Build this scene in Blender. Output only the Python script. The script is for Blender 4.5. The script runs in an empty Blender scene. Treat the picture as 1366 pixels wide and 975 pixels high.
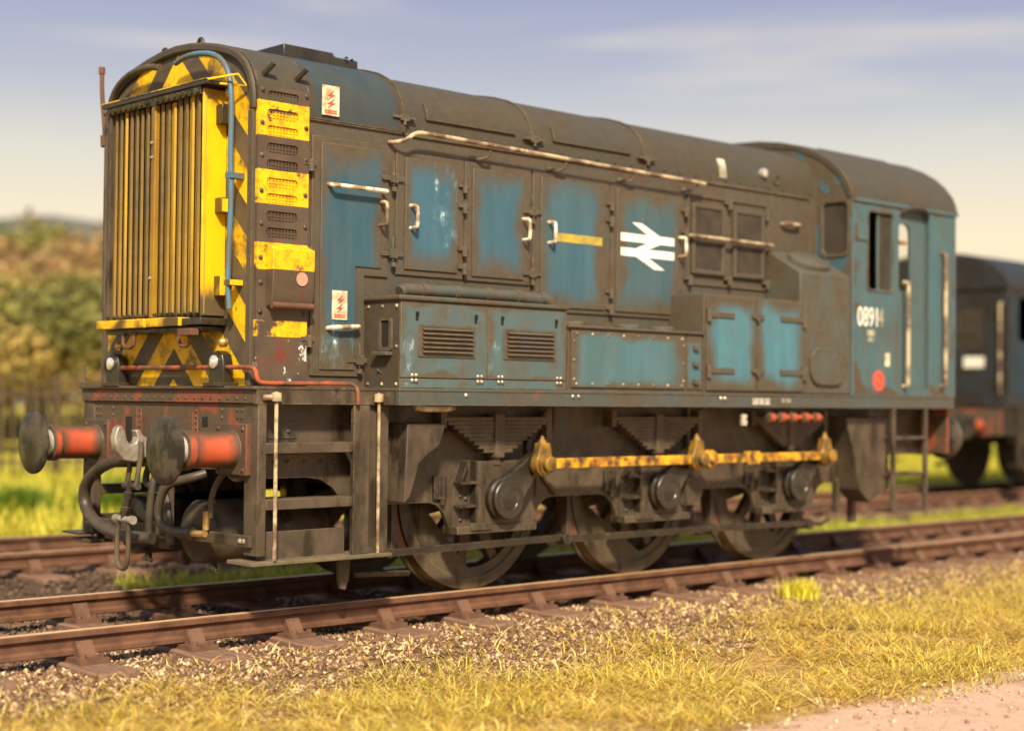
import bpy, bmesh, math, random
import numpy as np
from mathutils import Vector, Matrix
random.seed(7); rng = np.random.default_rng(11)
R = math.radians
scn = bpy.context.scene

# ------------------------------------------------------------------ camera
cam = bpy.data.cameras.new('camera'); cam_o = bpy.data.objects.new('camera', cam)
scn.collection.objects.link(cam_o); scn.camera = cam_o
yaw, pit, rol = R(46.617), R(1.225), R(0.572)
fw = Vector((math.cos(yaw)*math.cos(pit), math.sin(yaw)*math.cos(pit), math.sin(pit)))
rt = Vector((math.sin(yaw), -math.cos(yaw), 0)); up = rt.cross(fw)
r2 = rt*math.cos(rol)+up*math.sin(rol); u2 = -rt*math.sin(rol)+up*math.cos(rol)
M = Matrix((r2, u2, -fw)).transposed().to_4x4(); M.translation = Vector((-5.648, -9.410, 1.407))
cam_o.matrix_world = M
cam.sensor_width = 36; cam.lens = 2098.1/1366*36
cam.clip_start = .1; cam.clip_end = 2000
cam.dof.use_dof = True; cam.dof.focus_distance = 10.1; cam.dof.aperture_fstop = .62

# ------------------------------------------------------------------ sky, sun, exposure
SUN_EL, SUN_AZ = R(41), math.atan2(-.78, -1.0)          # azimuth from +Y towards +X
world = bpy.data.worlds.new('World'); scn.world = world; world.use_nodes = True
wn, wl = world.node_tree.nodes, world.node_tree.links
wn.clear()
def N(tree, t, **kw):
    n = tree.nodes.new(t)
    for k, v in kw.items(): setattr(n, k, v)
    return n
W = world.node_tree
out = N(W, 'ShaderNodeOutputWorld'); bg = N(W, 'ShaderNodeBackground'); bg.inputs[1].default_value = .12
sky = N(W, 'ShaderNodeTexSky', sky_type='NISHITA'); sky.sun_disc = False
sky.sun_elevation = SUN_EL; sky.sun_rotation = SUN_AZ; sky.dust_density = 2.0; sky.air_density = 1.0
tc = N(W, 'ShaderNodeTexCoord'); sep = N(W, 'ShaderNodeSeparateXYZ'); wl.new(tc.outputs['Generated'], sep.inputs[0])
# warm haze low in the sky, all round
ramp = N(W, 'ShaderNodeValToRGB'); wl.new(sep.outputs['Z'], ramp.inputs[0])
cr = ramp.color_ramp
cr.elements[0].position = 0.0; cr.elements[0].color = (5.6, 4.2, 2.5, 1)
cr.elements[1].position = .34; cr.elements[1].color = (1.5, 1.75, 2.55, 1)
for p, c in ((.05, (5.6, 4.5, 2.8, 1)), (.10, (5.1, 4.35, 3.05, 1)), (.15, (3.9, 3.75, 3.3, 1)), (.195, (2.6, 2.75, 3.2, 1)), (.25, (1.85, 2.05, 2.9, 1))):
    e = cr.elements.new(p); e.color = c
hz = N(W, 'ShaderNodeMapRange'); hz.inputs[1].default_value = .25; hz.inputs[2].default_value = .7
hz.inputs[3].default_value = 1; hz.inputs[4].default_value = 0; wl.new(sep.outputs['Z'], hz.inputs[0])
mx = N(W, 'ShaderNodeMix', data_type='RGBA'); wl.new(hz.outputs[0], mx.inputs[0]); wl.new(sky.outputs[0], mx.inputs[6]); wl.new(ramp.outputs[0], mx.inputs[7])
# thin streaky cloud
CLR, CLL = (R(8), R(-6), 0), (7, 4.1, 3.1)
mp = N(W, 'ShaderNodeMapping'); mp.inputs['Scale'].default_value = (.9, .9, 8.0); mp.inputs['Rotation'].default_value = CLR; mp.inputs['Location'].default_value = CLL
wl.new(tc.outputs['Generated'], mp.inputs[0])
cn = N(W, 'ShaderNodeTexNoise'); cn.inputs['Scale'].default_value = 2.6; cn.inputs['Detail'].default_value = 5; cn.inputs['Roughness'].default_value = .5; cn.inputs['Distortion'].default_value = .35
wl.new(mp.outputs[0], cn.inputs['Vector'])
cm = N(W, 'ShaderNodeMapRange', interpolation_type='SMOOTHSTEP'); cm.inputs[1].default_value = .49; cm.inputs[2].default_value = .68; cm.inputs[4].default_value = .5
wl.new(cn.outputs['Fac'], cm.inputs[0])
mc = N(W, 'ShaderNodeMix', data_type='RGBA'); wl.new(cm.outputs[0], mc.inputs[0]); wl.new(mx.outputs[2], mc.inputs[6]); mc.inputs[7].default_value = (4.7, 4.1, 3.4, 1)
wl.new(mc.outputs[2], bg.inputs[0]); wl.new(bg.outputs[0], out.inputs[0])

sl = bpy.data.lights.new('sun', 'SUN'); sl.energy = 4.2; sl.angle = R(5); sl.color = (1, .88, .66)
so = bpy.data.objects.new('sun', sl); scn.collection.objects.link(so)
sd = Vector((math.sin(SUN_AZ)*math.cos(SUN_EL), math.cos(SUN_AZ)*math.cos(SUN_EL), math.sin(SUN_EL)))
so.rotation_euler = (-sd).to_track_quat('-Z', 'Y').to_euler(); so.location = sd*50
scn.view_settings.view_transform = 'Standard'; scn.view_settings.look = 'None'
scn.view_settings.exposure = 0.74; scn.view_settings.gamma = 1; scn.view_settings.use_curve_mapping = False
scn.render.engine = 'CYCLES'

# ------------------------------------------------------------------ materials
def lin(h):
    h = h.lstrip('#'); o = []
    for i in (0, 2, 4):
        c = int(h[i:i+2], 16)/255; o.append(c/12.92 if c <= .04045 else ((c+.055)/1.055)**2.4)
    return (*o, 1)
class MT:
    """tiny node-graph helper"""
    def __init__(s, name, rough=.6, metal=0.0, spec=.4):
        s.m = bpy.data.materials.new(name); s.m.use_nodes = True; s.t = s.m.node_tree
        s.b = s.t.nodes['Principled BSDF']; s.b.inputs['Roughness'].default_value = rough
        s.b.inputs['Metallic'].default_value = metal; s.b.inputs['Specular IOR Level'].default_value = spec
        s.tc = s.t.nodes.new('ShaderNodeTexCoord')
    def new(s, t, **k): return N(s.t, t, **k)
    def link(s, a, b): s.t.links.new(a, b)
    def val(s, v, sock):
        if isinstance(v, (int, float)): sock.default_value = v
        elif isinstance(v, tuple): sock.default_value = v
        else: s.link(v, sock)
    def math(s, op, a, b=0.0, clamp=False):
        n = s.new('ShaderNodeMath', operation=op, use_clamp=clamp); s.val(a, n.inputs[0]); s.val(b, n.inputs[1]); return n.outputs[0]
    def noise(s, scale, detail=5, rough=.55, sc=(1, 1, 1), vec='Object', loc=(0, 0, 0), dist=0.0):
        mp = s.new('ShaderNodeMapping'); mp.inputs['Scale'].default_value = sc; mp.inputs['Location'].default_value = loc
        s.link(s.tc.outputs[vec], mp.inputs[0])
        n = s.new('ShaderNodeTexNoise'); n.inputs['Scale'].default_value = scale; n.inputs['Detail'].default_value = detail
        n.inputs['Roughness'].default_value = rough; n.inputs['Distortion'].default_value = dist; s.link(mp.outputs[0], n.inputs['Vector']); return n.outputs['Fac']
    def step(s, v, a, b, lo=0.0, hi=1.0):
        n = s.new('ShaderNodeMapRange', interpolation_type='SMOOTHSTEP'); s.val(v, n.inputs[0])
        n.inputs[1].default_value = a; n.inputs[2].default_value = b; n.inputs[3].default_value = lo; n.inputs[4].default_value = hi; return n.outputs[0]
    def mix(s, f, a, b):
        n = s.new('ShaderNodeMix', data_type='RGBA'); s.val(f, n.inputs[0]); s.val(a, n.inputs[6]); s.val(b, n.inputs[7]); return n.outputs[2]
    def col(s, c): s.val(c, s.b.inputs['Base Color'])
    def bump(s, h, strength=.2, dist=.01):
        n = s.new('ShaderNodeBump'); n.inputs['Strength'].default_value = strength; n.inputs['Distance'].default_value = dist
        s.link(h, n.inputs['Height']); s.link(n.outputs[0], s.b.inputs['Normal'])
    def wear(s, radius=.012):
        """mask of worn outer edges"""
        b = s.new('ShaderNodeBevel'); b.samples = 4; b.inputs['Radius'].default_value = radius; g = s.new('ShaderNodeNewGeometry')
        d = s.new('ShaderNodeVectorMath', operation='DOT_PRODUCT'); s.link(b.outputs[0], d.inputs[0]); s.link(g.outputs['Normal'], d.inputs[1])
        return s.math('MULTIPLY', s.step(d.outputs['Value'], .80, .985, 1, 0), s.step(s.noise(11, 4, .7, loc=(2, 2, 5)), .35, .65))
    def sep(s, vec='Object'):
        n = s.new('ShaderNodeSeparateXYZ'); s.link(s.tc.outputs[vec], n.inputs[0]); return n.outputs
GRIME = lin('6f6049'); GRIME2 = lin('594b39'); DARKG = lin('4a3f31')
RUST = lin('8a4526'); ORANGE = lin('c8502a'); BLUE = lin('356a84'); TEAL = lin('4a93a6'); YEL = lin('edb90a')
def paint(name, clean, grime=GRIME, cover=.15, edge=.22, blotch=.9, rust=0.0, chips=0.0, streak=.35, rough=.62, seed=0, chipcol=None, pn=3.2, edgy=1.0, dk=.60, area=None, wear=.55):
    """weathered paint: clean colour that survives in the middle of a panel, grime thick along its edges"""
    m = MT(name, rough); sc_ = lambda c: tuple(x*dk for x in c[:3])+(1,); clean, grime = sc_(clean), sc_(grime)
    g = m.sep('Generated')
    ax = m.math('MINIMUM', g[0], m.math('SUBTRACT', 1.0, g[0])); az = m.math('MINIMUM', g[2], m.math('SUBTRACT', 1.0, g[2]))
    e = m.math('MINIMUM', ax, az)
    n1 = m.noise(pn, 2.5, .45, loc=(seed*3.1, seed, 0)); n2 = m.noise(2.2, 3, .5, sc=(4, 4, .45), loc=(seed, 0, seed*2)); n3 = m.noise(14, 6, .7, loc=(seed, 1, 1))
    e2 = m.math('ADD', e, m.math('MULTIPLY', m.math('SUBTRACT', n1, .5), .34))
    ed = m.step(e2, 0.0, edge, edgy, 0.0)
    k = m.math('ADD', cover, m.math('MULTIPLY', m.math('SUBTRACT', n1, .5), blotch))
    k = m.math('ADD', k, m.math('MULTIPLY', m.math('SUBTRACT', n2, .5), streak*2))
    k = m.math('ADD', k, m.math('MULTIPLY', m.math('SUBTRACT', n3, .5), .14), )
    k = m.math('MAXIMUM', k, ed, ); k = m.math('MINIMUM', m.math('MAXIMUM', k, 0.0), 1.0)
    gr = m.mix(m.step(n3, .3, .7), grime, tuple(c*.78 for c in grime[:3])+(1,))
    cl = m.mix(m.step(n2, .35, .7), clean, tuple(min(1, c*1.25) for c in clean[:3])+(1,))
    c = m.mix(k, cl, gr)
    if rust:
        nr = m.noise(6, 8, .7, loc=(5, seed, 2)); c = m.mix(m.math('MULTIPLY', m.step(nr, .62-.12*rust, .74-.1*rust), .85), c, RUST)
    if chips:
        nc = m.noise(9, 8, .75, sc=(1.6, 1.6, .8), loc=(seed*2, 3, 4)); c = m.mix(m.step(nc, .70-.06*chips, .73-.06*chips, 0, .8), c, chipcol or lin('b9c6bd'))
    if area:
        w_ = lambda v, a_, b_: m.math('MULTIPLY', m.step(v, a_-.1, a_+.04), m.step(v, b_-.04, b_+.1, 1, 0))
        win_ = m.math('MULTIPLY', w_(g[0], area[0], area[1]), w_(g[2], area[2], area[3]))
        nc = m.noise(8, 8, .72, sc=(1.5, 1.5, .75), loc=(seed, 3, 9))
        c = m.mix(m.math('MULTIPLY', m.step(nc, .45, .75, 0, .55), win_), c, lin('7fb0b8')); c = m.mix(m.math('MULTIPLY', m.step(nc, .60, .64, 0, .85), win_), c, lin('c9d2c8'))
    if wear: c = m.mix(m.math('MULTIPLY', m.wear(), wear), c, lin('a08c6c'))
    sp = m.noise(130, 2, .5, loc=(seed, 2, 2)); c = m.mix(m.step(sp, .68, .76, 0, .35), c, lin('b3a284'))
    m.col(c); m.bump(m.math('ADD', n3, m.math('MULTIPLY', sp, .3)), .16, .006)
    rr = m.step(n1, .2, .8, rough-.12, rough+.14); m.link(rr, m.b.inputs['Roughness'])
    return m.m
def plain(name, a, b, scale=6, rough=.65, metal=0.0, bump=.15, lo=.35, hi=.68, rust=0.0, sc=(1, 1, 1), spec=.4, bd=.006, oil=False):
    m = MT(name, rough, metal, spec); n = m.noise(scale, 7, .62, sc=sc); n2 = m.noise(scale*9, 3, .6)
    c = m.mix(m.step(n, lo, hi), a, b); c = m.mix(m.step(n2, .62, .75, 0, .4), c, tuple(min(1, x*1.7) for x in b[:3])+(1,))
    if oil: no = m.noise(2.6, 6, .65, sc=(2.2, 2.2, .7), loc=(7, 1, 3)); k_ = m.step(no, .48, .64); c = m.mix(m.math('MULTIPLY', k_, .75), c, lin('211b13')); m.link(m.step(no, .46, .66, rough, rough-.32), m.b.inputs['Roughness']); du = m.noise(3.4, 6, .7, loc=(1, 9, 2)); c = m.mix(m.step(du, .55, .75, 0, .55), c, lin('7a6a50'))
    if rust: nr = m.noise(4.7, 8, .7, loc=(3, 3, 3)); c = m.mix(m.step(nr, .62-.1*rust, .72-.1*rust, 0, .8), c, RUST)
    if oil: c = m.mix(m.math('MULTIPLY', m.wear(), .55), c, lin('9c8766'))
    m.col(c); m.bump(m.math('ADD', n, n2), bump, bd); return m.m
MAT = {}
MAT['grime'] = paint('body_grime', lin('4a6a6c'), lin('6e5d47'), .88, .03, .7, streak=.25, seed=1)
MAT['roof'] = paint('roof_grime', lin('525d52'), lin('685a45'), .86, .02, .8, streak=.1, seed=2, pn=1.6, dk=.5)
MAT['under'] = plain('frame_grime', lin('57493a'), lin('42372a'), 4, .62, bump=.12, oil=True)
MAT['under2'] = plain('frame_grime_oily', lin('352d23'), lin('241f18'), 5, .40, bump=.15, spec=.5, oil=True)
MAT['dark'] = plain('dark_inside', lin('1d1913'), lin('262019'), 3, .85)
MAT['wheel'] = plain('wheel_dusty', lin('5a4d3d'), lin('473c30'), 5, .6, bump=.1, oil=True)
MAT['tread'] = plain('wheel_tread', lin('a08660'), lin('6e5a40'), 5, .3, .7, bump=.05)
for i, (cv, ed, ch, cl, ar) in enumerate(((.06, .20, .1, lin('3b6474'), (.02, .5, .03, .15)), (-.02, .24, .2, lin('467284'), (.55, .95, .3, .95)), (.0, .24, 0, lin('477080'), None), (.04, .22, 0, lin('486f7d'), None), (.14, .22, 0, lin('4b6e76'), None))):
    MAT['door%d' % i] = paint('door_blue_%d' % i, cl, GRIME, cv, ed, .7, seed=3+i*2, chips=ch, chipcol=lin('a9cfd0'), area=ar)
MAT['locker'] = paint('locker_teal', lin('557f86'), lin('716450'), .46, .12, 1.3, seed=21, chips=.25, streak=.7, chipcol=lin('b5bba9'), area=(.0, .10, .08, .5))
MAT['locker_side'] = paint('locker_side_blue', lin('365468'), lin('5d5242'), .35, .16, 1.0, seed=22, rust=.4)
MAT['locker2'] = paint('locker_blue', lin('567f88'), GRIME, .12, .19, .8, seed=23)
MAT['locker3'] = paint('locker_bright', lin('5a93a2'), GRIME, .06, .26, 1.1, seed=26, dk=.54)
MAT['tank'] = paint('tank_grime', lin('56787a'), lin('6c5d48'), .84, .05, .8, seed=27)
MAT['cab'] = paint('cab_blue', lin('56868f'), GRIME, .38, .05, .8, seed=31, streak=.6, dk=.52)
MAT['cabfront'] = paint('cab_front_blue', lin('3f7080'), GRIME, .15, .02, .7, seed=33)
MAT['valance'] = paint('solebar', lin('4d6b72'), lin('6a5d49'), .70, .0, 1.2, seed=35, rust=.25, pn=1.3)
MAT['redgrime'] = paint('beam_red_dirty', lin('a84c32'), lin('5c4b39'), .72, .12, 1.4, seed=44, pn=4, dk=.75)
MAT['red'] = paint('beam_red', lin('b85030'), lin('64513d'), .44, .05, 1.8, seed=41, pn=3.5, rough=.6, dk=.75)
MAT['orange'] = paint('buffer_orange', lin('bd4d2a'), lin('4e4232'), .16, .42, 1.3, seed=42, pn=6, dk=.9)
MAT['orangepipe'] = plain('orange_pipe', lin('a5502e'), lin('5e4836'), 5, .5, lo=.42, hi=.58)
MAT['yellow'] = paint('yellow_paint', YEL, lin('5d4a26'), .08, .05, 1.0, seed=51, streak=.5, rough=.5, dk=.95)
MAT['roof_front'] = paint('roof_front_slate', lin('33505a'), lin('5a4d3d'), .42, .14, .9, seed=57, streak=.2, pn=1.8)
for i_, (cl_, cv_) in enumerate((('96741a', .80), ('b88d16', .66), ('d4a616', .50))):
    MAT['slat%d' % i_] = paint('shutter_paint_%d' % i_, lin(cl_), lin('5a4b30'), cv_, .0, .5, seed=70+i_, streak=.8, rough=.5, pn=5, dk=.95)
MAT['slat'] = paint('shutter_yellow', lin('b88d14'), lin('6a4a28'), .55, .0, .6, seed=52, streak=.75, rough=.5, pn=5, dk=.95)
MAT['slatback'] = plain('shutter_back', lin('7d6628'), lin('5e4e28'), 3, .7, sc=(1, 6, .5))
MAT['rodend'] = paint('rod_end_oily', lin('a87c20'), lin('4e3d28'), .60, .0, 2.0, seed=54, streak=0, rough=.33, pn=9, dk=.9)
MAT['rod'] = paint('rod_yellow', lin('dca01a'), lin('5e422a'), .56, .0, 3.2, seed=53, streak=.0, rough=.42, pn=13, rust=.7, dk=.95)
MAT['white'] = plain('handrail_white', lin('ded5c0'), lin('8f7556'), 12, .5, lo=.42, hi=.58, bump=.1)
MAT['rail_white'] = plain('handrail_worn', lin('bfab88'), lin('6b5540'), 6, .45, lo=.38, hi=.58, bump=.1)
MAT['pipe_blue'] = plain('pipe_blue', lin('4c6d80'), lin('5d5a4d'), 5, .45, lo=.4, hi=.7)
MAT['steel'] = plain('bare_steel', lin('b3aa98'), lin('857b6a'), 8, .35, .4, bump=.05)
MAT['bright'] = plain('bright_steel', lin('f2efe6'), lin('cfc6b4'), 8, .22, .6, bump=.02)
MAT['brass'] = plain('brass_fitting', lin('c9a25c'), lin('7a5f38'), 8, .35, .6)
MAT['brown'] = plain('rusty_block', lin('6e4530'), lin('53402f'), 6, .75)
MAT['decal'] = plain('white_decal', lin('f6f3e4'), lin('e6e0cb'), 9, .55, bump=.03)
MAT['decal_dim'] = plain('worn_decal', lin('d9d4c2'), lin('8d8770'), 4, .6, lo=.4, hi=.6, bump=.03)
MAT['faded'] = plain('faded_digit', lin('a89f86'), lin('96907a'), 6, .6, bump=.03)
MAT['ydecal'] = plain('yellow_band_paint', lin('c2a634'), lin('8f8246'), 7, .6)
MAT['sign'] = plain('sign_white', lin('ddcfb0'), lin('a88f6a'), 14, .55, lo=.42, hi=.66)
MAT['signred'] = plain('sign_red', lin('b5502f'), lin('a8593a'), 9, .55)
MAT['redspot'] = plain('red_spot', lin('c65442'), lin('b2503c'), 5, .5)
MAT['mesh'] = plain('vent_mesh', lin('544a3d'), lin('443b31'), 8, .7)
MAT['head'] = plain('buffer_face', lin('544b3d'), lin('2b2620'), 5, .42, .25, bump=.3, lo=.42, hi=.6)
MAT['hose'] = plain('rubber_hose', lin('4d4437'), lin('3a332a'), 6, .45)
gl = MT('window_glass', .06, 0, .6); gl.col((.96, .95, .92, 1)); gl.b.inputs['Transmission Weight'].default_value = 1; gl.b.inputs['IOR'].default_value = 1.05
MAT['glass'] = gl.m
gd = MT('glass_painted_light', .35, 0, .4); gd.col(gd.mix(gd.step(gd.noise(3, 4, .6), .35, .7), lin('6a6054'), lin('4c443a'))); gd.b.inputs['Transmission Weight'].default_value = .6; gd.b.inputs['IOR'].default_value = 1.1  # brown tone put into the glass stands in for light inside the cab
MAT['pane_light'] = gd.m
# chevrons on the front face (painted pattern) and yellow bands on the side vents
m = MT('chevron_paint', .55); o = m.sep()
s_ = m.math('ADD', m.math('ABSOLUTE', o[1]), o[2]); f_ = m.math('FRACT', m.math('DIVIDE', m.math('SUBTRACT', s_, 1.53), .444))
n1 = m.noise(4, 6, .65); n3 = m.noise(16, 6, .7)
f2 = m.math('ADD', f_, m.math('MULTIPLY', m.math('SUBTRACT', n3, .5), .05))
yl = m.math('MULTIPLY', m.step(f2, .45, .46), m.step(f2, .985, .995, 1, 0))
yc = m.mix(m.step(n1, .42, .66), YEL, lin('8a6a1e')); bc = m.mix(m.step(n1, .35, .65), lin('4a4033'), lin('5d503d'))
dirt = m.step(m.math('ADD', n1, m.math('MULTIPLY', n3, .3)), .70, .84, 0, .8)
c = m.mix(m.math('MULTIPLY', yl, m.math('SUBTRACT', 1.0, dirt)), bc, yc)
ay = m.math('ABSOLUTE', o[1])
nr = m.noise(5, 7, .65, loc=(2, 8, 1)); c = m.mix(m.step(nr, .60, .68, 0, .7), c, lin('5d4029'))
m.col(c); m.bump(n3, .15, .006); MAT['chevron'] = m.m
m = MT('vent_panel_paint', .58); o = m.sep(); n1 = m.noise(5, 6, .65); n3 = m.noise(18, 6, .7)
z = m.math('ADD', o[2], m.math('MULTIPLY', m.math('SUBTRACT', n3, .5), .012)); acc = None
for a, b in ((3.09, 3.315), (2.65, 2.87), (2.225, 2.40), (1.795, 1.90)):
    k = m.math('MULTIPLY', m.step(z, a-.003, a+.003), m.step(z, b-.003, b+.003, 1, 0)); acc = k if acc is None else m.math('MAXIMUM', acc, k)
low = m.step(o[2], 1.4, 2.2, .8, 0.0)
wear = m.step(m.math('ADD', n1, m.math('MULTIPLY', low, .18)), .555, .63)
yc = m.mix(m.step(n3, .4, .7), YEL, lin('b98a14'))
gc = m.mix(m.step(n1, .35, .7), lin('594a39'), lin('4b3d31'))
rc = m.mix(m.step(m.math('ADD', m.noise(6, 7, .7, loc=(1, 4, 7)), m.math('MULTIPLY', low, .14)), .60, .72), gc, lin('6b3526'))
wc = m.noise(10, 7, .75, sc=(1, 1, .7), loc=(9, 1, 2)); lw = m.step(o[2], 1.72, 1.80, 1, 0)
c = m.mix(m.math('MULTIPLY', acc, m.math('SUBTRACT', 1.0, wear)), rc, yc)
c = m.mix(m.math('MULTIPLY', m.step(wc, .60, .63), lw), c, lin('c5c9bf'))
m.col(c); m.bump(n3, .15, .006); MAT['ventpaint'] = m.m
m = MT('side_panel_yellow', .5); o = m.sep(); n1 = m.noise(5, 6, .65, sc=(1, 1, .5)); n3 = m.noise(18, 6, .7)
z = m.math('ADD', o[2], m.math('MULTIPLY', m.math('SUBTRACT', n1, .5), .35))
c = m.mix(m.step(n1, .45, .75), YEL, lin('b88a10')); c = m.mix(m.step(z, 2.03, 2.16, 1, 0), c, lin('5a4a33')); c = m.mix(m.step(n3, .64, .72, 0, .8), c, lin('6b5526'))
c = m.mix(m.step(z, 3.30, 3.42, 0, .8), c, lin('6a5630')); m.col(c); m.bump(n3, .1, .005); MAT['yellowside'] = m.m
# ground, grass, stones
def ground_mat():
    m = MT('ground_earth', .95, 0, .2); o = m.sep(); n = m.noise(.9, 7, .6); n2 = m.noise(22, 6, .7); n3 = m.noise(3.2, 6, .65)
    c = m.mix(m.step(n2, .35, .7), lin('6f563e'), lin('957656'))
    y = m.math('ADD', o[1], m.math('MULTIPLY', m.math('SUBTRACT', n3, .5), .9))
    gback = m.mix(m.step(n, .35, .65), lin('b0a032'), lin('c8b244')); gback = m.mix(m.step(m.noise(.25, 4, .6), .45, .62), gback, lin('8a8e2c'))
    c = m.mix(m.step(m.math('ABSOLUTE', m.math('SUBTRACT', y, 3.95)), 1.5, 1.9, .8, 0.0), c, lin('4a3a2e'))
    c = m.mix(m.step(y, 6.0, 6.5), c, gback)
    inter = m.math('MULTIPLY', m.step(y, 1.9, 2.2), m.step(y, 2.5, 2.9, 1, 0)); inter = m.math('MULTIPLY', inter, m.step(o[0], 1.4, 2.4))
    c = m.mix(inter, c, lin('a79a35'))
    straw = m.mix(m.step(n3, .35, .65), lin('bc9a58'), lin('8f6e44'))
    c = m.mix(m.step(y, -2.1, -1.75, .9, 0.0), c, straw)
    path = m.mix(m.step(n2, .3, .7), lin('bd9880'), lin('cfae96'))
    path = m.mix(m.step(m.noise(2.4, 6, .65, loc=(4, 4, 0)), .5, .7, 0, .6), path, lin('a07a58'))
    c = m.mix(m.step(m.math('ADD', o[1], m.math('MULTIPLY', m.math('SUBTRACT', n3, .5), .3)), -4.36, -4.16, 1, 0), c, path)
    m.col(c); m.bump(m.math('ADD', n2, m.math('MULTIPLY', m.noise(70, 3, .6), .5)), .8, .02); return m.m
MAT['ground'] = ground_mat()
def attr_mat(name, rough=.8, trans=0.0, spec=.25):
    m = MT(name, rough, 0, spec); a = m.new('ShaderNodeAttribute'); a.attribute_name = 'Col'; m.link(a.outputs['Color'], m.b.inputs['Base Color'])
    if trans:
        t = m.new('ShaderNodeBsdfTranslucent'); m.link(a.outputs['Color'], t.inputs[0]); ms = m.new('ShaderNodeMixShader'); ms.inputs[0].default_value = trans
        m.link(m.b.outputs[0], ms.inputs[1]); m.link(t.outputs[0], ms.inputs[2]); m.link(ms.outputs[0], m.t.nodes['Material Output'].inputs[0])
    return m.m
MAT['blade'] = attr_mat('grass_blade', .6, .3); MAT['stone'] = attr_mat('ballast_stone', .85); MAT['leaf'] = attr_mat('tree_leaf', .7, .25)
MAT['rail'] = plain('rail_rust', lin('6f4b36'), lin('553828'), 7, .75, bump=.25)
MAT['railtop'] = plain('rail_head', lin('d6b080'), lin('b08a5c'), 5, .4, .0, sc=(.3, 4, 4), bump=.05)
MAT['sleeper'] = plain('sleeper_wood', lin('86644f'), lin('6b503f'), 5, .85, sc=(6, .8, 3), bump=.5, bd=.012)
MAT['chair'] = plain('rail_chair', lin('6f4f3b'), lin('573d2d'), 9, .8, bump=.35)
MAT['fence'] = plain('fence_iron', lin('4a3d30'), lin('655238'), 3, .7)
MAT['bark'] = plain('bark', lin('4a3a2a'), lin('2f2519'), 8, .9, bump=.4)
MAT['hill'] = plain('far_hill', lin('4e5048'), lin('6a6450'), .07, .95, bump=.1, lo=.42, hi=.62)
MAT['far_body'] = paint('far_loco_dark', lin('3c4a52'), lin('3f352d'), .5, .02, .9, seed=61, dk=.38)
MAT['far_blue'] = paint('far_loco_blue', lin('3c6478'), lin('463d33'), .3, .05, .9, seed=62, dk=.24)

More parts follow.
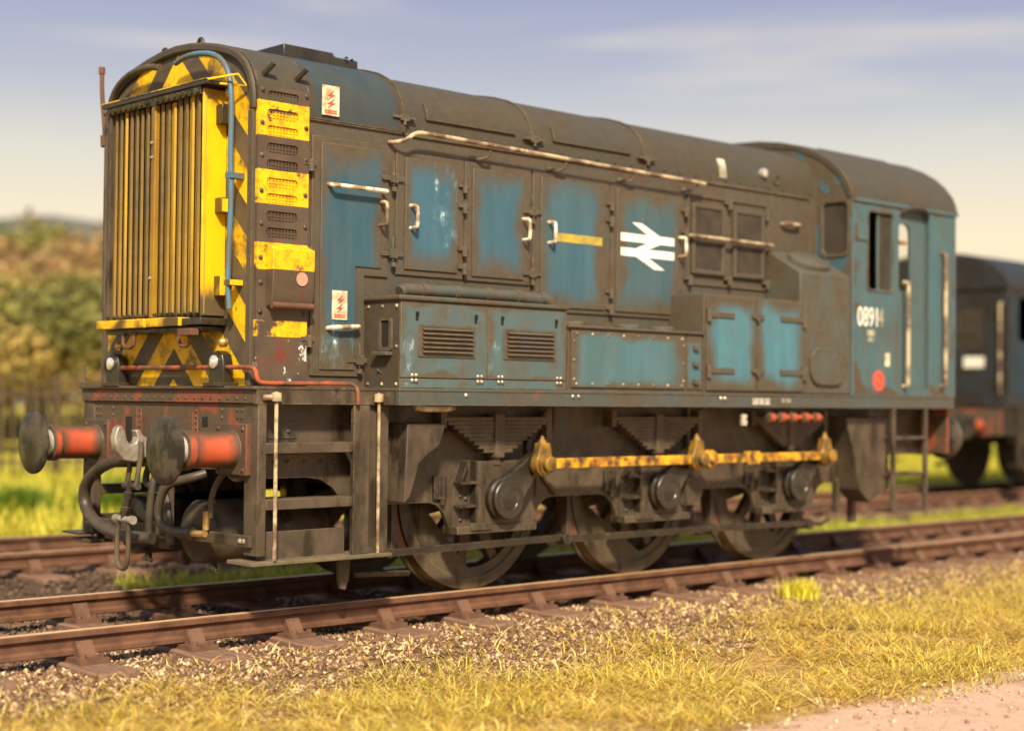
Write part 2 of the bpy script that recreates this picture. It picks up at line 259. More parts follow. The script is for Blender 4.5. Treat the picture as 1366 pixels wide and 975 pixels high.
# ------------------------------------------------------------------ mesh building helpers
COL = scn.collection
class MB:
    def __init__(s): s.v = []; s.f = []
    def add(s, vs, fs):
        b = len(s.v); s.v += [tuple(p) for p in vs]; s.f += [tuple(i+b for i in f) for f in fs]; return s
    def box(s, x0, x1, y0, y1, z0, z1):
        x0, x1 = sorted((x0, x1)); y0, y1 = sorted((y0, y1)); z0, z1 = sorted((z0, z1))
        return s.add([(x0,y0,z0),(x1,y0,z0),(x1,y1,z0),(x0,y1,z0),(x0,y0,z1),(x1,y0,z1),(x1,y1,z1),(x0,y1,z1)],
                     [(3,2,1,0),(4,5,6,7),(0,1,5,4),(1,2,6,5),(2,3,7,6),(3,0,4,7)])
    def prism(s, poly, axis, a, b):
        """poly: 2D points, (x,z) for axis y, (y,z) for axis x, (x,y) for axis z"""
        def P(p, t): return {'y': (p[0], t, p[1]), 'x': (t, p[0], p[1]), 'z': (p[0], p[1], t)}[axis]
        n = len(poly); vs = [P(p, a) for p in poly]+[P(p, b) for p in poly]
        fs = [tuple(range(n)), tuple(range(2*n-1, n-1, -1))]+[(i, i+n, (i+1) % n+n, (i+1) % n) for i in range(n)]
        return s.add(vs, fs)
    def cyl(s, p0, p1, r, n=16, r2=None, caps=True):
        p0, p1 = Vector(p0), Vector(p1); d = (p1-p0).normalized(); r2 = r if r2 is None else r2
        a = d.orthogonal().normalized(); b = d.cross(a); vs = []
        for p, q in ((p0, r), (p1, r2)):
            vs += [p+(a*math.cos(2*math.pi*i/n)+b*math.sin(2*math.pi*i/n))*q for i in range(n)]
        fs = [(i, (i+1) % n, (i+1) % n+n, i+n) for i in range(n)]
        if caps: fs += [tuple(range(n-1, -1, -1)), tuple(range(n, 2*n))]
        return s.add(vs, fs)
    def tube(s, pts, r, n=8, smooth=0):
        pts = [Vector(p) for p in pts]
        for _ in range(smooth):
            q = [pts[0]]
            for a, b in zip(pts[:-1], pts[1:]): q += [a*.75+b*.25, a*.25+b*.75]
            pts = q+[pts[-1]]
        vs, fs = [], []; ref = None
        for i, p in enumerate(pts):
            d = (pts[min(i+1, len(pts)-1)]-pts[max(i-1, 0)]).normalized()
            a = d.orthogonal().normalized() if ref is None else (ref-d*ref.dot(d)).normalized(); ref = a; b = d.cross(a)
            vs += [p+(a*math.cos(2*math.pi*k/n)+b*math.sin(2*math.pi*k/n))*r for k in range(n)]
        for i in range(len(pts)-1):
            fs += [(i*n+k, i*n+(k+1) % n, (i+1)*n+(k+1) % n, (i+1)*n+k) for k in range(n)]
        fs += [tuple(range(n-1, -1, -1)), tuple(range((len(pts)-1)*n, len(pts)*n))]
        return s.add(vs, fs)
    def lathe(s, prof, origin, axis='x', n=24, caps=True):
        """prof: (t along axis, radius)"""
        o = Vector(origin); ax = {'x': Vector((1,0,0)), 'y': Vector((0,1,0)), 'z': Vector((0,0,1))}[axis]
        a = {'x': Vector((0,1,0)), 'y': Vector((0,0,1)), 'z': Vector((1,0,0))}[axis]; b = ax.cross(a); vs, fs = [], []
        for t, r in prof: vs += [o+ax*t+(a*math.cos(2*math.pi*k/n)+b*math.sin(2*math.pi*k/n))*r for k in range(n)]
        for i in range(len(prof)-1): fs += [(i*n+k, i*n+(k+1) % n, (i+1)*n+(k+1) % n, (i+1)*n+k) for k in range(n)]
        closed = prof[0] == prof[-1] or not caps
        if prof[0][1] > 0 and not closed: fs.append(tuple(range(n-1, -1, -1)))
        if prof[-1][1] > 0 and not closed: fs.append(tuple(range((len(prof)-1)*n, len(prof)*n)))
        return s.add(vs, fs)
    def dome(s, c, d, r, n=6):
        """rivet / bolt head"""
        c, d = Vector(c), Vector(d).normalized(); a = d.orthogonal().normalized(); b = d.cross(a)
        vs = [c+(a*math.cos(2*math.pi*k/n)+b*math.sin(2*math.pi*k/n))*r for k in range(n)]+[c+d*r*.55+(a*math.cos(2*math.pi*k/n)+b*math.sin(2*math.pi*k/n))*r*.65 for k in range(n)]+[c+d*r*.8]
        return s.add(vs, [(k, (k+1) % n, (k+1) % n+n, k+n) for k in range(n)]+[(k+n, (k+1) % n+n, 2*n) for k in range(n)])
    def plate(s, outer, holes, axis, a, b):
        """flat plate with openings, thickness a..b along axis"""
        bm = bmesh.new(); edges = []
        for loop in [outer]+holes:
            vs = [bm.verts.new((p[0], p[1], 0)) for p in loop]; edges += [bm.edges.new((vs[i], vs[(i+1) % len(vs)])) for i in range(len(vs))]
        bmesh.ops.triangle_fill(bm, use_beauty=True, use_dissolve=False, edges=edges)
        bm.verts.index_update(); P2 = [(v.co.x, v.co.y) for v in bm.verts]; F = [[v.index for v in f.verts] for f in bm.faces]; B = [(e.verts[0].index, e.verts[1].index) for e in bm.edges if e.is_boundary]; bm.free()
        def P(p, t): return {'y': (p[0], t, p[1]), 'x': (t, p[0], p[1]), 'z': (p[0], p[1], t)}[axis]
        n = len(P2); vs = [P(p, a) for p in P2]+[P(p, b) for p in P2]
        return s.add(vs, [tuple(f) for f in F]+[tuple(i+n for i in reversed(f)) for f in F]+[(i, j, j+n, i+n) for i, j in B])
    def mesh(s, name, mat, fixn=True, ang=38):
        me = bpy.data.meshes.new(name); me.from_pydata(s.v, [], s.f); me.validate()
        if fixn:
            bm = bmesh.new(); bm.from_mesh(me); bmesh.ops.recalc_face_normals(bm, faces=bm.faces); bm.to_mesh(me); bm.free()
        me.polygons.foreach_set('use_smooth', [True]*len(me.polygons)); me.set_sharp_from_angle(angle=R(ang))
        me.materials.append(MAT[mat] if isinstance(mat, str) else mat); return me
    def build(s, name, mat, parent=None, bevel=0, kind=None, label=None):
        o = bpy.data.objects.new(name, s.mesh(name, mat)); COL.objects.link(o); put(o, parent)
        if bevel:
            b = o.modifiers.new('bevel', 'BEVEL'); b.width = bevel; b.segments = 2; b.limit_method = 'ANGLE'; b.angle_limit = R(40); b.harden_normals = False
        if kind: o['kind'] = kind
        if label: o['label'] = label
        return o
def put(o, parent):
    if parent is not None:
        o.parent = parent
        o.matrix_parent_inverse = wm(parent).inverted()
def wm(o):
    m = Matrix.LocRotScale(o.location, o.rotation_euler, o.scale)
    return m if o.parent is None else wm(o.parent) @ o.matrix_parent_inverse @ m
def empty(name, loc, label=None, cat=None, group=None, rz=0):
    o = bpy.data.objects.new(name, None); o.empty_display_size = .3; o.location = loc; o.rotation_euler = (0, 0, rz); COL.objects.link(o)
    tag(o, label, cat, group); return o
def tag(o, label=None, cat=None, group=None, kind=None):
    for k, v in (('label', label), ('category', cat), ('group', group), ('kind', kind)):
        if v: o[k] = v
    return o
def rrect(x0, x1, z0, z1, r, n=4):
    p = []
    for cx, cz, a0 in ((x1-r, z1-r, 0), (x0+r, z1-r, 90), (x0+r, z0+r, 180), (x1-r, z0+r, 270)):
        p += [(cx+r*math.cos(R(a0+90*i/n)), cz+r*math.sin(R(a0+90*i/n))) for i in range(n+1)]
    return p
def rect(x0, x1, z0, z1): return [(x1, z1), (x0, z1), (x0, z0), (x1, z0)]
def bulk(name, verts, tris_per, faces, mat, cols, quad=False):
    """big scattered mesh from numpy arrays; cols one colour per vertex"""
    me = bpy.data.meshes.new(name); nv = len(verts); nf = len(faces); k = faces.shape[1]
    me.vertices.add(nv); me.vertices.foreach_set('co', verts.astype(np.float32).ravel())
    me.loops.add(nf*k); me.loops.foreach_set('vertex_index', faces.astype(np.int32).ravel())
    me.polygons.add(nf); me.polygons.foreach_set('loop_start', np.arange(0, nf*k, k, dtype=np.int32))
    me.update(calc_edges=True)
    ca = me.color_attributes.new('Col', 'FLOAT_COLOR', 'POINT'); ca.data.foreach_set('color', np.c_[cols, np.ones(nv)].astype(np.float32).ravel())
    me.materials.append(MAT[mat]); o = bpy.data.objects.new(name, me); COL.objects.link(o); return o

# ------------------------------------------------------------------ ground
def wob(x, y, k=1.0, ph=0.0):
    """smooth pseudo-noise, about -1..1, for numpy arrays"""
    return (np.sin(x*1.7*k+ph)*np.cos(y*2.3*k-ph*1.3)+.6*np.sin(x*4.1*k-y*3.3*k+ph*2)+.4*np.cos(x*8.3*k+y*6.1*k+ph*3)+.25*np.sin(x*15.1*k-y*13.7*k+ph))/2.0
def gz(x, y):
    x = np.asarray(x, float); y = np.asarray(y, float)
    sh = np.clip((np.abs(y)-1.35)/.8, 0, 1); sh2 = np.clip((np.abs(y-4.5)-1.35)/.8, 0, 1)
    z = -.225-.075*np.minimum(sh, sh2)+.016*wob(x, y)*np.clip(np.minimum(sh, sh2)+.35, 0, 1)
    z = z+np.where(y < -1.7, .03*wob(x, y, .45, 1.0), 0)
    z = np.where(y < -4.3, -.31+.008*wob(x, y, 1.3), z)
    return z+np.clip((y-9)/60, 0, 1)**1.3*.6
xs = np.unique(np.r_[np.linspace(-400, -8, 14), np.arange(-8, 16, .16), np.linspace(16, 60, 40), np.linspace(60, 900, 30)])
ys = np.unique(np.r_[np.linspace(-400, -9, 14), np.arange(-9, 9, .16), np.linspace(9, 60, 40), np.linspace(60, 900, 30)])
X, Y = np.meshgrid(xs, ys); Z = gz(X, Y); nx, ny = len(xs), len(ys)
idx = np.arange(nx*ny).reshape(ny, nx); F = np.c_[idx[:-1, :-1].ravel(), idx[:-1, 1:].ravel(), idx[1:, 1:].ravel(), idx[1:, :-1].ravel()]
g = bulk('ground', np.c_[X.ravel(), Y.ravel(), Z.ravel()], 2, F, 'ground', np.full((nx*ny, 3), .2)); g['kind'] = 'structure'
g.data.polygons.foreach_set('use_smooth', [True]*len(g.data.polygons))
# far hill, higher towards the left
az = np.linspace(R(-20), R(125), 90); rr_ = np.array([150, 185, 220, 260, 320, 420.]); hh = np.array([-2, .45, .8, 1.0, .9, -.2])
V = []
for j, r_ in enumerate(rr_):
    el = np.interp(np.degrees(az), [-20, 20, 35, 52, 58, 66, 80, 125], [1.6, 2.0, 2.4, 4.2, 5.6, 6.2, 6.0, 5.0])
    top = 260*np.tan(np.radians(el))*(1+.05*np.sin(az*31)+.04*np.sin(az*57+1)+.02*np.sin(az*131))
    z = np.where(hh[j] > 0, 1.4+top*hh[j], hh[j]*np.ones_like(az)-1)
    V.append(np.c_[-5.6+r_*np.cos(az), -9.4+r_*np.sin(az), z])
V = np.concatenate(V); n_ = len(az); idx = np.arange(len(V)).reshape(len(rr_), n_)
F = np.c_[idx[:-1, :-1].ravel(), idx[:-1, 1:].ravel(), idx[1:, 1:].ravel(), idx[1:, :-1].ravel()]
h = bulk('hill', V, 2, F, 'hill', np.full((len(V), 3), .2)); h['kind'] = 'structure'

# ------------------------------------------------------------------ tracks
def bullhead():
    p = [(.036, 0), (.036, -.035), (.024, -.045), (.010, -.052), (.010, -.100), (.022, -.107), (.032, -.115), (.032, -.140), (.026, -.146)]
    p = [(.028, .0)] + [(.036, -.007)]+p[1:]
    return p+[(-y, z) for y, z in reversed(p)]
def track(yc, xs_, x0, x1, label, group=None):
    t = empty('railway_track', (xs_[0], yc, gz(0, yc).item()), label, 'track', 'railway tracks')
    for s in (-1, 1):
        m = MB().prism([(yc+s*.7535+y, z) for y, z in bullhead()], 'x', x0, x1); r_ = m.build('rail', 'rail', t)
        MB().box(x0, x1, yc+s*.7535-.027, yc+s*.7535+.027, -.004, .0015).build('rail_head', 'railtop', r_)
    sb = MB(); bx = sb.box(-.13, .13, -1.27, 1.27, -.33, -.178)
    sme = sb.mesh('sleeper', 'sleeper'); bm = bmesh.new(); bm.from_mesh(sme)
    bmesh.ops.subdivide_edges(bm, edges=[e for e in bm.edges if e.calc_length() > 1], cuts=9)
    for v in bm.verts: v.co += Vector((random.uniform(-.008, .008), random.uniform(-.015, .015), random.uniform(-.007, .005)))
    bmesh.ops.bevel(bm, geom=[e for e in bm.edges if len(e.link_faces) == 2 and e.calc_face_angle() > 1], offset=.012, segments=1, affect='EDGES'); bm.to_mesh(sme); bm.free()
    cb = MB().box(-.095, .095, -.19, .19, -.185, -.150)
    cb.prism([(.036, -.150), (.115, -.150), (.085, -.105), (.050, -.052), (.024, -.060), (.014, -.09), (.014, -.12)], 'x', -.055, .055)
    cb.prism([(-.034, -.150), (-.110, -.150), (-.080, -.110), (-.045, -.060), (-.014, -.068), (-.014, -.12)], 'x', -.055, .055)
    for sx in (-.06, .06):
        for sy in (-.155, .155): cb.cyl((sx, sy, -.150), (sx, sy, -.125), .02, 6)
    cme = cb.mesh('chair', 'chair')
    for x in xs_:
        o = bpy.data.objects.new('sleeper', sme); COL.objects.link(o); o.location = (x, yc, random.uniform(-.006, .004)); o.rotation_euler = (0, 0, random.uniform(-.02, .02))
        loc = o.location.copy(); o.parent = t; o.matrix_parent_inverse = wm(t).inverted()
        for s in (-1, 1):
            c = bpy.data.objects.new('chair', cme); COL.objects.link(c); c.parent = o; c.location = (0, s*.7535, -loc.z); c.rotation_euler = (0, 0, 0 if s < 0 else math.pi)
    return t
track(0, [-1.0+.756*k for k in range(-7, 44)], -9, 60, 'rusty railway track under the blue locomotive with timber sleepers')
track(4.5, [-.6+.756*k for k in range(-9, 44)], -12, 60, 'parallel rusty railway track behind the blue locomotive')

# ------------------------------------------------------------------ ballast stones
def in_view(x, y, pad=1.5):
    d = np.c_[x+5.648, y+9.41]; z = d@np.array([fw.x, fw.y]); l = d@np.array([rt.x, rt.y]); return (z > 3) & (np.abs(l) < z*.335+pad)
def stones(name, n, fn, size, pal, lift=.0):
    x, y = fn(n); k = in_view(x, y); x, y = x[k], y[k]; n = len(x)
    s = size[0]+(size[1]-size[0])*rng.random(n)**2
    base = np.array([(1,0,0),(-1,0,0),(0,1,0),(0,-1,0),(0,0,.75),(0,0,-.75)])
    v = base[None]*(s[:, None, None])*(.6+.7*rng.random((n, 6, 1)))+rng.normal(0, .18, (n, 6, 3))*s[:, None, None]
    a = rng.random(n)*6.28; b = rng.normal(0, .6, n); ca, sa, cb_, sb_ = np.cos(a), np.sin(a), np.cos(b), np.sin(b)
    vx = v[..., 0]*cb_[:, None]+v[..., 2]*sb_[:, None]; vz = -v[..., 0]*sb_[:, None]+v[..., 2]*cb_[:, None]
    v = np.stack([vx*ca[:, None]-v[..., 1]*sa[:, None], vx*sa[:, None]+v[..., 1]*ca[:, None], vz], -1)
    v += np.stack([x, y, gz(x, y)+lift+s*.3], -1)[:, None]
    f = np.array([(0,2,4),(2,1,4),(1,3,4),(3,0,4),(2,0,5),(1,2,5),(3,1,5),(0,3,5)])[None]+np.arange(n)[:, None, None]*6
    c = np.array(pal)[rng.integers(0, len(pal), n)]*(.7+.6*rng.random((n, 1))); c = np.repeat(c, 6, 0)
    o = bulk(name, v.reshape(-1, 3), 8, f.reshape(-1, 3), 'stone', c); o['kind'] = 'stuff'; return o
L3 = lambda h: lin(h)[:3]
def band(x0, x1, y0, y1, soft=.0):
    def f(n):
        x = x0+(x1-x0)*rng.random(n)**1.6; y = y0+(y1-y0)*rng.random(n)+rng.normal(0, soft, n); return x, y
    return f
PALB = [L3('94755a'), L3('7d6048'), L3('b0916e'), L3('6a4e3a'), L3('7a5844'), L3('c9ab84'), L3('5a4332')]
o = stones('ballast', 110000, band(-5, 26, -2.5, -.55, .15), (.010, .026), PALB); tag(o, 'pale brown ballast gravel beside and under the near track', 'gravel', kind='stuff')
o = stones('ballast', 26000, band(-6, 20, -.6, 2.2, .1), (.012, .03), [L3('6a5544'), L3('54443a'), L3('7d664f'), L3('483a30')]); tag(o, 'darker ballast gravel between the rails and behind them', 'gravel', kind='stuff')
o = stones('ballast', 16000, band(-4, 22, 2.6, 6.3, .15), (.018, .04), [L3('4c3c30'), L3('5e4a3b'), L3('3c3028'), L3('6d5642')]); tag(o, 'dark ballast gravel around the parallel track behind', 'gravel', kind='stuff')
o = stones('pebbles', 2600, lambda n: (band(-3, 9, -6.6, -4.3)(n)), (.006, .022), [L3('b08d70'), L3('94765c'), L3('c4a486')]); tag(o, 'small pale pebbles on the sandy path', 'pebbles', kind='stuff')
o = stones('pebbles', 1300, lambda n: (band(-3, 9, -4.45, -4.12, .12)(n)), (.006, .024), [L3('b89c7e'), L3('a3886a'), L3('c9b294')]); tag(o, 'pale stones along the edge of the sandy path', 'pebbles', kind='stuff')

# ------------------------------------------------------------------ the locomotive
loco = empty('locomotive', (3.9, 0, 0), 'weathered blue diesel shunting locomotive with yellow striped radiator front and number 08914', 'locomotive')
HW, WW, NW = .95, 1.34, 1.131      # half widths: hood, wide footplate and cab, narrow front footplate
P = loco
def ctree(o, parent, off):
    c = o.copy(); COL.objects.link(c); inv = o.matrix_parent_inverse.copy(); c.parent = parent; c.matrix_parent_inverse = inv
    if off is not None: c.location = Vector(c.location)+Vector(off)
    for ch in [x for x in KIDS.get(o.name, [])]: ctree(ch, c, None)
    return c
KIDS = {}
def part(mb, name, mat, parent=None, **k):
    parent = parent or P; o = mb.build(name, mat, parent, **k); KIDS.setdefault(parent.name, []).append(o); return o
def rivets(pts, d, r, mat='grime', parent=None, name='rivets'):
    m = MB()
    for p in pts: m.dome(p, d, r)
    return part(m, name, mat, parent, kind='stuff')
def lsp(a, b, n): return [a+(b-a)*i/(n-1) for i in range(n)]

# footplate and solebar
part(MB().box(-.045, .957, -NW, NW, 1.452, 1.473), 'front_footplate', 'under', bevel=.005)
part(MB().box(.958, 7.85, -WW, WW, 1.452, 1.474), 'footplate', 'valance', bevel=.005)
part(MB().box(.962, 7.84, -1.334, -1.30, 1.36, 1.452), 'solebar', 'valance')
part(MB().box(.962, 7.84, 1.30, 1.334, 1.36, 1.452), 'solebar', 'valance')
part(MB().box(.963, .99, -1.30, 1.30, 1.362, 1.452), 'solebar_end', 'under')
for s in (-1, 1): part(MB().box(-.02, .962, s*1.125, s*1.10, 1.36, 1.452), 'front_valance', 'under')
rivets([(x, -1.336, 1.43) for x in (2.6, 2.66, 4.31, 4.36, 1.55)], (0, -1, 0), .017, 'steel')
m = MB()
for i in range(3):
    z = 1.428-.019*i
    for x0, x1 in ((4.72, 4.80), (4.815, 4.87), (4.885, 4.95), (5.12, 5.16), (5.175, 5.24)):
        if i == 2 and x0 > 5: continue
        m.box(x0, x1, -1.3375, -1.3345, z-.006, z+.006)
part(m, 'stencil_lettering', 'decal_dim', kind='stuff')
# hood
PROF = [(.95, 3.25), (.946, 3.34), (.932, 3.42), (.90, 3.495), (.85, 3.565), (.775, 3.625), (.67, 3.675), (.53, 3.715), (.36, 3.75), (.18, 3.775), (0, 3.785)]
def prof(off=0.0):
    out_ = []
    for i, (y, z) in enumerate(PROF):
        a = PROF[max(i-1, 0)]; b = PROF[min(i+1, len(PROF)-1)]; t = Vector((b[0]-a[0], b[1]-a[1])).normalized(); n = Vector((t.y, -t.x))
        if i == 0: n = Vector((1, 0))
        if i == len(PROF)-1: n = Vector((0, 1))
        out_.append((y+n.x*off, z+n.y*off))
    return [(-y, z) for y, z in out_]+[(y, z) for y, z in reversed(out_[:-1])]
for s in (-1, 1): part(MB().box(.07, 6.12, s*HW, s*(HW-.03), 1.476, 3.249), 'hood_side', 'grime')
fp = [(-.935, 1.476)]+prof(-.015)+[(.935, 1.476)]
part(MB().prism(fp, 'x', .06, .075), 'hood_front', 'chevron')
part(MB().prism(prof(.022)+[(y, z) for y, z in reversed(prof(-.04))], 'x', .03, .062), 'front_rim', 'roof', bevel=.02)
part(MB().prism(prof(.022), 'x', .47, 1.262), 'roof_panel', 'roof_front')
part(MB().prism(prof(.021), 'x', .076, .469), 'roof_panel', 'roof')
part(MB().prism(prof(.022)+[(y, z) for y, z in reversed(prof(-.01))], 'x', .0622, .0758), 'rim_joint', 'roof')
part(MB().prism([(-.945, 3.25)]+[(-.952, z) for z in (3.25,)]+[(-.952, 1.48), (-.90, 1.48), (-.90, 3.25)], 'x', .035, .07), 'corner_strip', 'grime')
part(MB().prism([(.952, 3.25), (.952, 1.48), (.90, 1.48), (.90, 3.25)], 'x', .035, .07), 'corner_strip', 'grime')
part(MB().prism(prof(.0), 'x', 1.275, 2.517), 'roof_panel', 'roof')
part(MB().prism(prof(.0), 'x', 2.551, 3.783), 'roof_panel', 'roof')
part(MB().prism(prof(.0), 'x', 3.815, 6.119), 'roof_panel', 'roof')
for x, o_ in ((1.262, .034), (2.517, .014), (3.783, .014)):
    part(MB().prism(prof(o_), 'x', x, x+(.013 if x < 2 else .012)), 'roof_rib', 'roof'); 
    part(MB().prism(prof(o_*.8), 'x', x+.02, x+.034), 'roof_rib', 'roof') if x > 2 else None
part(MB().prism(prof(.008), 'x', 6.10, 6.119), 'roof_rib', 'roof')
part(MB().box(.47, 1.26, -.966, -.951, 3.238, 3.252).box(1.275, 6.0, -.966, -.951, 3.232, 3.249), 'gutter', 'grime')
def patch(x0, x1, z0, z1, t0, t1, name, mat, **k):
    """raised panel bent over the side of the roof (near side)"""
    def at_(z, off):
        q = prof(off)[:len(PROF)]
        for a, b in zip(q[:-1], q[1:]):
            if a[1] <= z <= b[1]: f = (z-a[1])/(b[1]-a[1]); return (a[0]+(b[0]-a[0])*f, z)
    zs = lsp(z0, z1, 7); poly = [at_(z, t1) for z in zs]+[at_(z, t0) for z in reversed(zs)]
    return part(MB().prism(poly, 'x', x0, x1), name, mat, **k)
patch(1.49, 2.357, 3.365, 3.485, .0, .022, 'roof_hatch', 'roof', bevel=.004)
patch(2.754, 3.62, 3.365, 3.48, .0, .022, 'roof_hatch', 'roof', bevel=.004)
patch(4.745, 4.835, 3.30, 3.465, .0, .008, 'white_marking', 'decal_dim')
m = MB().box(.57, 1.0, -.52, .52, 3.70, 3.83).box(1.0, 1.245, -.48, .48, 3.70, 3.815)
o = part(m, 'filler_hatch', 'under2', bevel=.012)
m = MB()
for i in range(60):
    x, y = random.uniform(.58, 1.23), random.uniform(-.5, .5); r_ = random.uniform(.008, .02); m.dome((x, y, 3.829 if x < .99 else 3.814), (0, 0, 1), r_)
part(m, 'soot_lumps', 'under2', o, kind='stuff')
part(MB().lathe([(0, .04), (-.02, .045), (-.045, .035), (-.055, .0)], (5.34, -.935, 3.40), 'y', 14), 'marker_light', 'bright')
part(MB().lathe([(0, .05), (-.012, .05), (-.012, .036), (-.004, .034), (-.004, 0)], (5.53, -.945, 3.36), 'y', 16), 'light_ring', 'roof')
for x in (1.27, 2.53, 3.80):
    part(MB().box(x-.10, x+.10, -.985, -.955, 3.345, 3.36).box(x-.035, x+.035, -.995, -.95, 3.33, 3.375).cyl((x, -.985, 3.30), (x, -.985, 3.34), .012, 6), 'roof_clip', 'grime')
rivets([(x, -.967, 3.29) for x in lsp(1.45, 6.0, 24)]+[(x, -.99, 3.29) for x in ()], (0, -1, 0), .011, 'roof')
# things on the front roof edge
for y in (.24, -.22): part(MB().tube([(.10, y-.03, 3.76), (.10, y-.03, 3.81), (.10, y, 3.835), (.10, y+.03, 3.81), (.10, y+.03, 3.76)], .013, 8, 1), 'lifting_eye', 'under2')
for x in (.13, .39): part(MB().cyl((x, -.92, 3.485), (x+.035, -1.0, 3.56), .018, 10), 'stud', 'under2')
part(MB().tube([(.05, .975, 3.25), (.05, .99, 3.40), (.05, 1.03, 3.62), (.05, 1.036, 3.80)], .017, 8, 1).cyl((.05, 1.036, 3.76), (.05, 1.036, 3.81), .024, 8).cyl((.05, .97, 3.22), (.05, .98, 3.30), .033, 8).cyl((.05, .93, 3.46), (.05, 1.0, 3.46), .012, 8), 'horn_pipe', 'brown')
arc = lambda off, n0, n1: [(y, z) for y, z in prof(off)][n0:n1]
near = [(-.02, -.10, 3.66), (-.025, -.22, 3.685), (-.025, -.38, 3.685), (-.025, -.55, 3.66), (-.025, -.68, 3.60), (-.025, -.76, 3.51), (-.025, -.795, 3.38), (-.025, -.80, 3.20), (-.025, -.795, 2.95), (-.025, -.81, 2.75), (-.025, -.80, 2.45), (-.025, -.785, 2.30), (-.025, -.785, 2.10), (-.02, -.80, 1.97)]
part(MB().tube(near, .019, 10, 1), 'conduit', 'pipe_blue')
part(MB().tube([(x, -y, z-.0) for x, y, z in near[:7]]+[(-.025, .80, 2.9), (-.025, .80, 2.0)], .023, 10, 1), 'conduit', 'under')
for z in (2.83, 2.14): part(MB().box(-.045, .058, -.835, -.765, z-.018, z+.018), 'conduit_clip', 'yellow' if z < 2.5 else 'pipe_blue')
# radiator grille with its shutters
GF, GW, G0, G1 = -.12, .62, 1.93, 3.42
gr = part(MB().box(-.02, .058, -GW+.02, GW-.02, G0, G1), 'radiator_grille', 'slatback')
part(MB().box(GF, .058, -GW-.001, -GW+.018, G0, G1-.01), 'side_panel', 'yellowside', gr, bevel=.004)
part(MB().box(GF, .058, GW-.018, GW, G0, G1-.01), 'side_panel', 'under', gr)
part(MB().box(GF-.006, GF+.03, GW-.045, GW+.002, G0+.002, G1-.012), 'frame_edge', 'under', gr)
part(MB().box(GF-.004, GF+.03, -.028, .028, G0+.003, G1-.015), 'centre_strip', 'slat', gr, bevel=.004)
m = MB().prism([(-.70, 3.425), (.66, 3.425), (.66, 3.455), (-.70, 3.455)], 'x', GF-.03, .058); part(m, 'grille_cap', 'under2', gr, bevel=.004)
part(MB().box(GF-.034, GF-.026, -.70, .66, 3.4545, 3.462).tube([(GF-.02, -.69, 3.452), (-.03, -.88, 3.475), (.03, -.885, 3.41), (-.05, -.70, 3.435)], .008, 6), 'cap_edge', 'yellow', gr)
part(MB().box(GF-.012, .02, -GW+.02, GW-.02, 3.372, 3.4245), 'header', 'under2', gr)
m = MB()
for y in lsp(-.56, .57, 17):
    if abs(y) > .04: m.cyl((GF-.012, y, 3.395), (GF-.035, y, 3.388), .02, 8); m.cyl((GF-.0, y, 1.95), (GF-.022, y, 1.945), .014, 6)
part(m, 'shutter_studs', 'under2', gr, kind='stuff')
ca_, sa_ = math.cos(R(70)), math.sin(R(70)); hx, hy, t = .0385*ca_, .0385*sa_, .008
mm = MB().prism([(hx+t*sa_, hy-t*ca_), (hx-t*sa_, hy+t*ca_), (-hx-t*sa_, -hy+t*ca_), (-hx+t*sa_, -hy-t*ca_)], 'z', G0+.02, 3.372)
sm = [mm.mesh('shutter_slat', 'slat%d' % i) for i in range(3)]
for b0, b1, n_, pat in ((-.585, -.062, 8, (2, 1, 2, 1, 1, 2, 1, 0)), (.062, .56, 8, (0, 0, 1, 0, 1, 2, 1, 1))):
    for y, k in zip(lsp(b0, b1, n_), pat):
        o = bpy.data.objects.new('shutter_slat', sm[k]); COL.objects.link(o); o.location = (GF+.03, y, random.uniform(-.008, .008)); o.rotation_euler = (0, 0, random.uniform(-.06, .06)); put(o, gr)
for z in (3.12, 3.02, 2.2): part(MB().lathe([(0, .012), (-.012, .01), (-.014, 0)], (GF-.004, .01, z), 'x', 8), 'bolt', 'steel', gr)
sill = part(MB().box(GF-.05, GF+.06, .015, .66, 1.865, 1.925), 'shutter_sill', 'yellow', bevel=.006)
part(MB().box(GF-.05, GF+.06, -.42, -.015, 1.865, 1.925), 'shutter_sill', 'yellow', bevel=.006)
part(MB().box(GF-.03, .06, -.66, -.43, 1.868, 1.915).box(GF, .06, -.62, .62, 1.83, 1.862), 'sill_tray', 'under2', bevel=.006)
part(MB().box(GF-.06, GF-.0, -.60, -.43, 1.80, 1.845), 'hook_plate', 'brown', bevel=.004)
for y in (.28, -.44): part(MB().tube([(GF, y+.08, 1.84), (GF-.01, y+.075, 1.74), (GF-.01, y-.06, 1.73), (GF, y-.075, 1.84)], .014, 8, 1), 'hanging_hook', 'brown')
for z0, z1, w in ((3.18, 3.31, .04), (2.60, 2.70, .04), (2.06, 2.19, .06)):
    part(MB().box(-.03, .058, -.70, -GW-.003, z0, z1), 'hinge_block', 'under2' if z0 > 3 else 'yellow', bevel=.006)
part(MB().lathe([(0, .028), (-.03, .028), (-.045, 0)], (.03, -.71, 3.38), 'x', 10), 'bolt', 'brass')
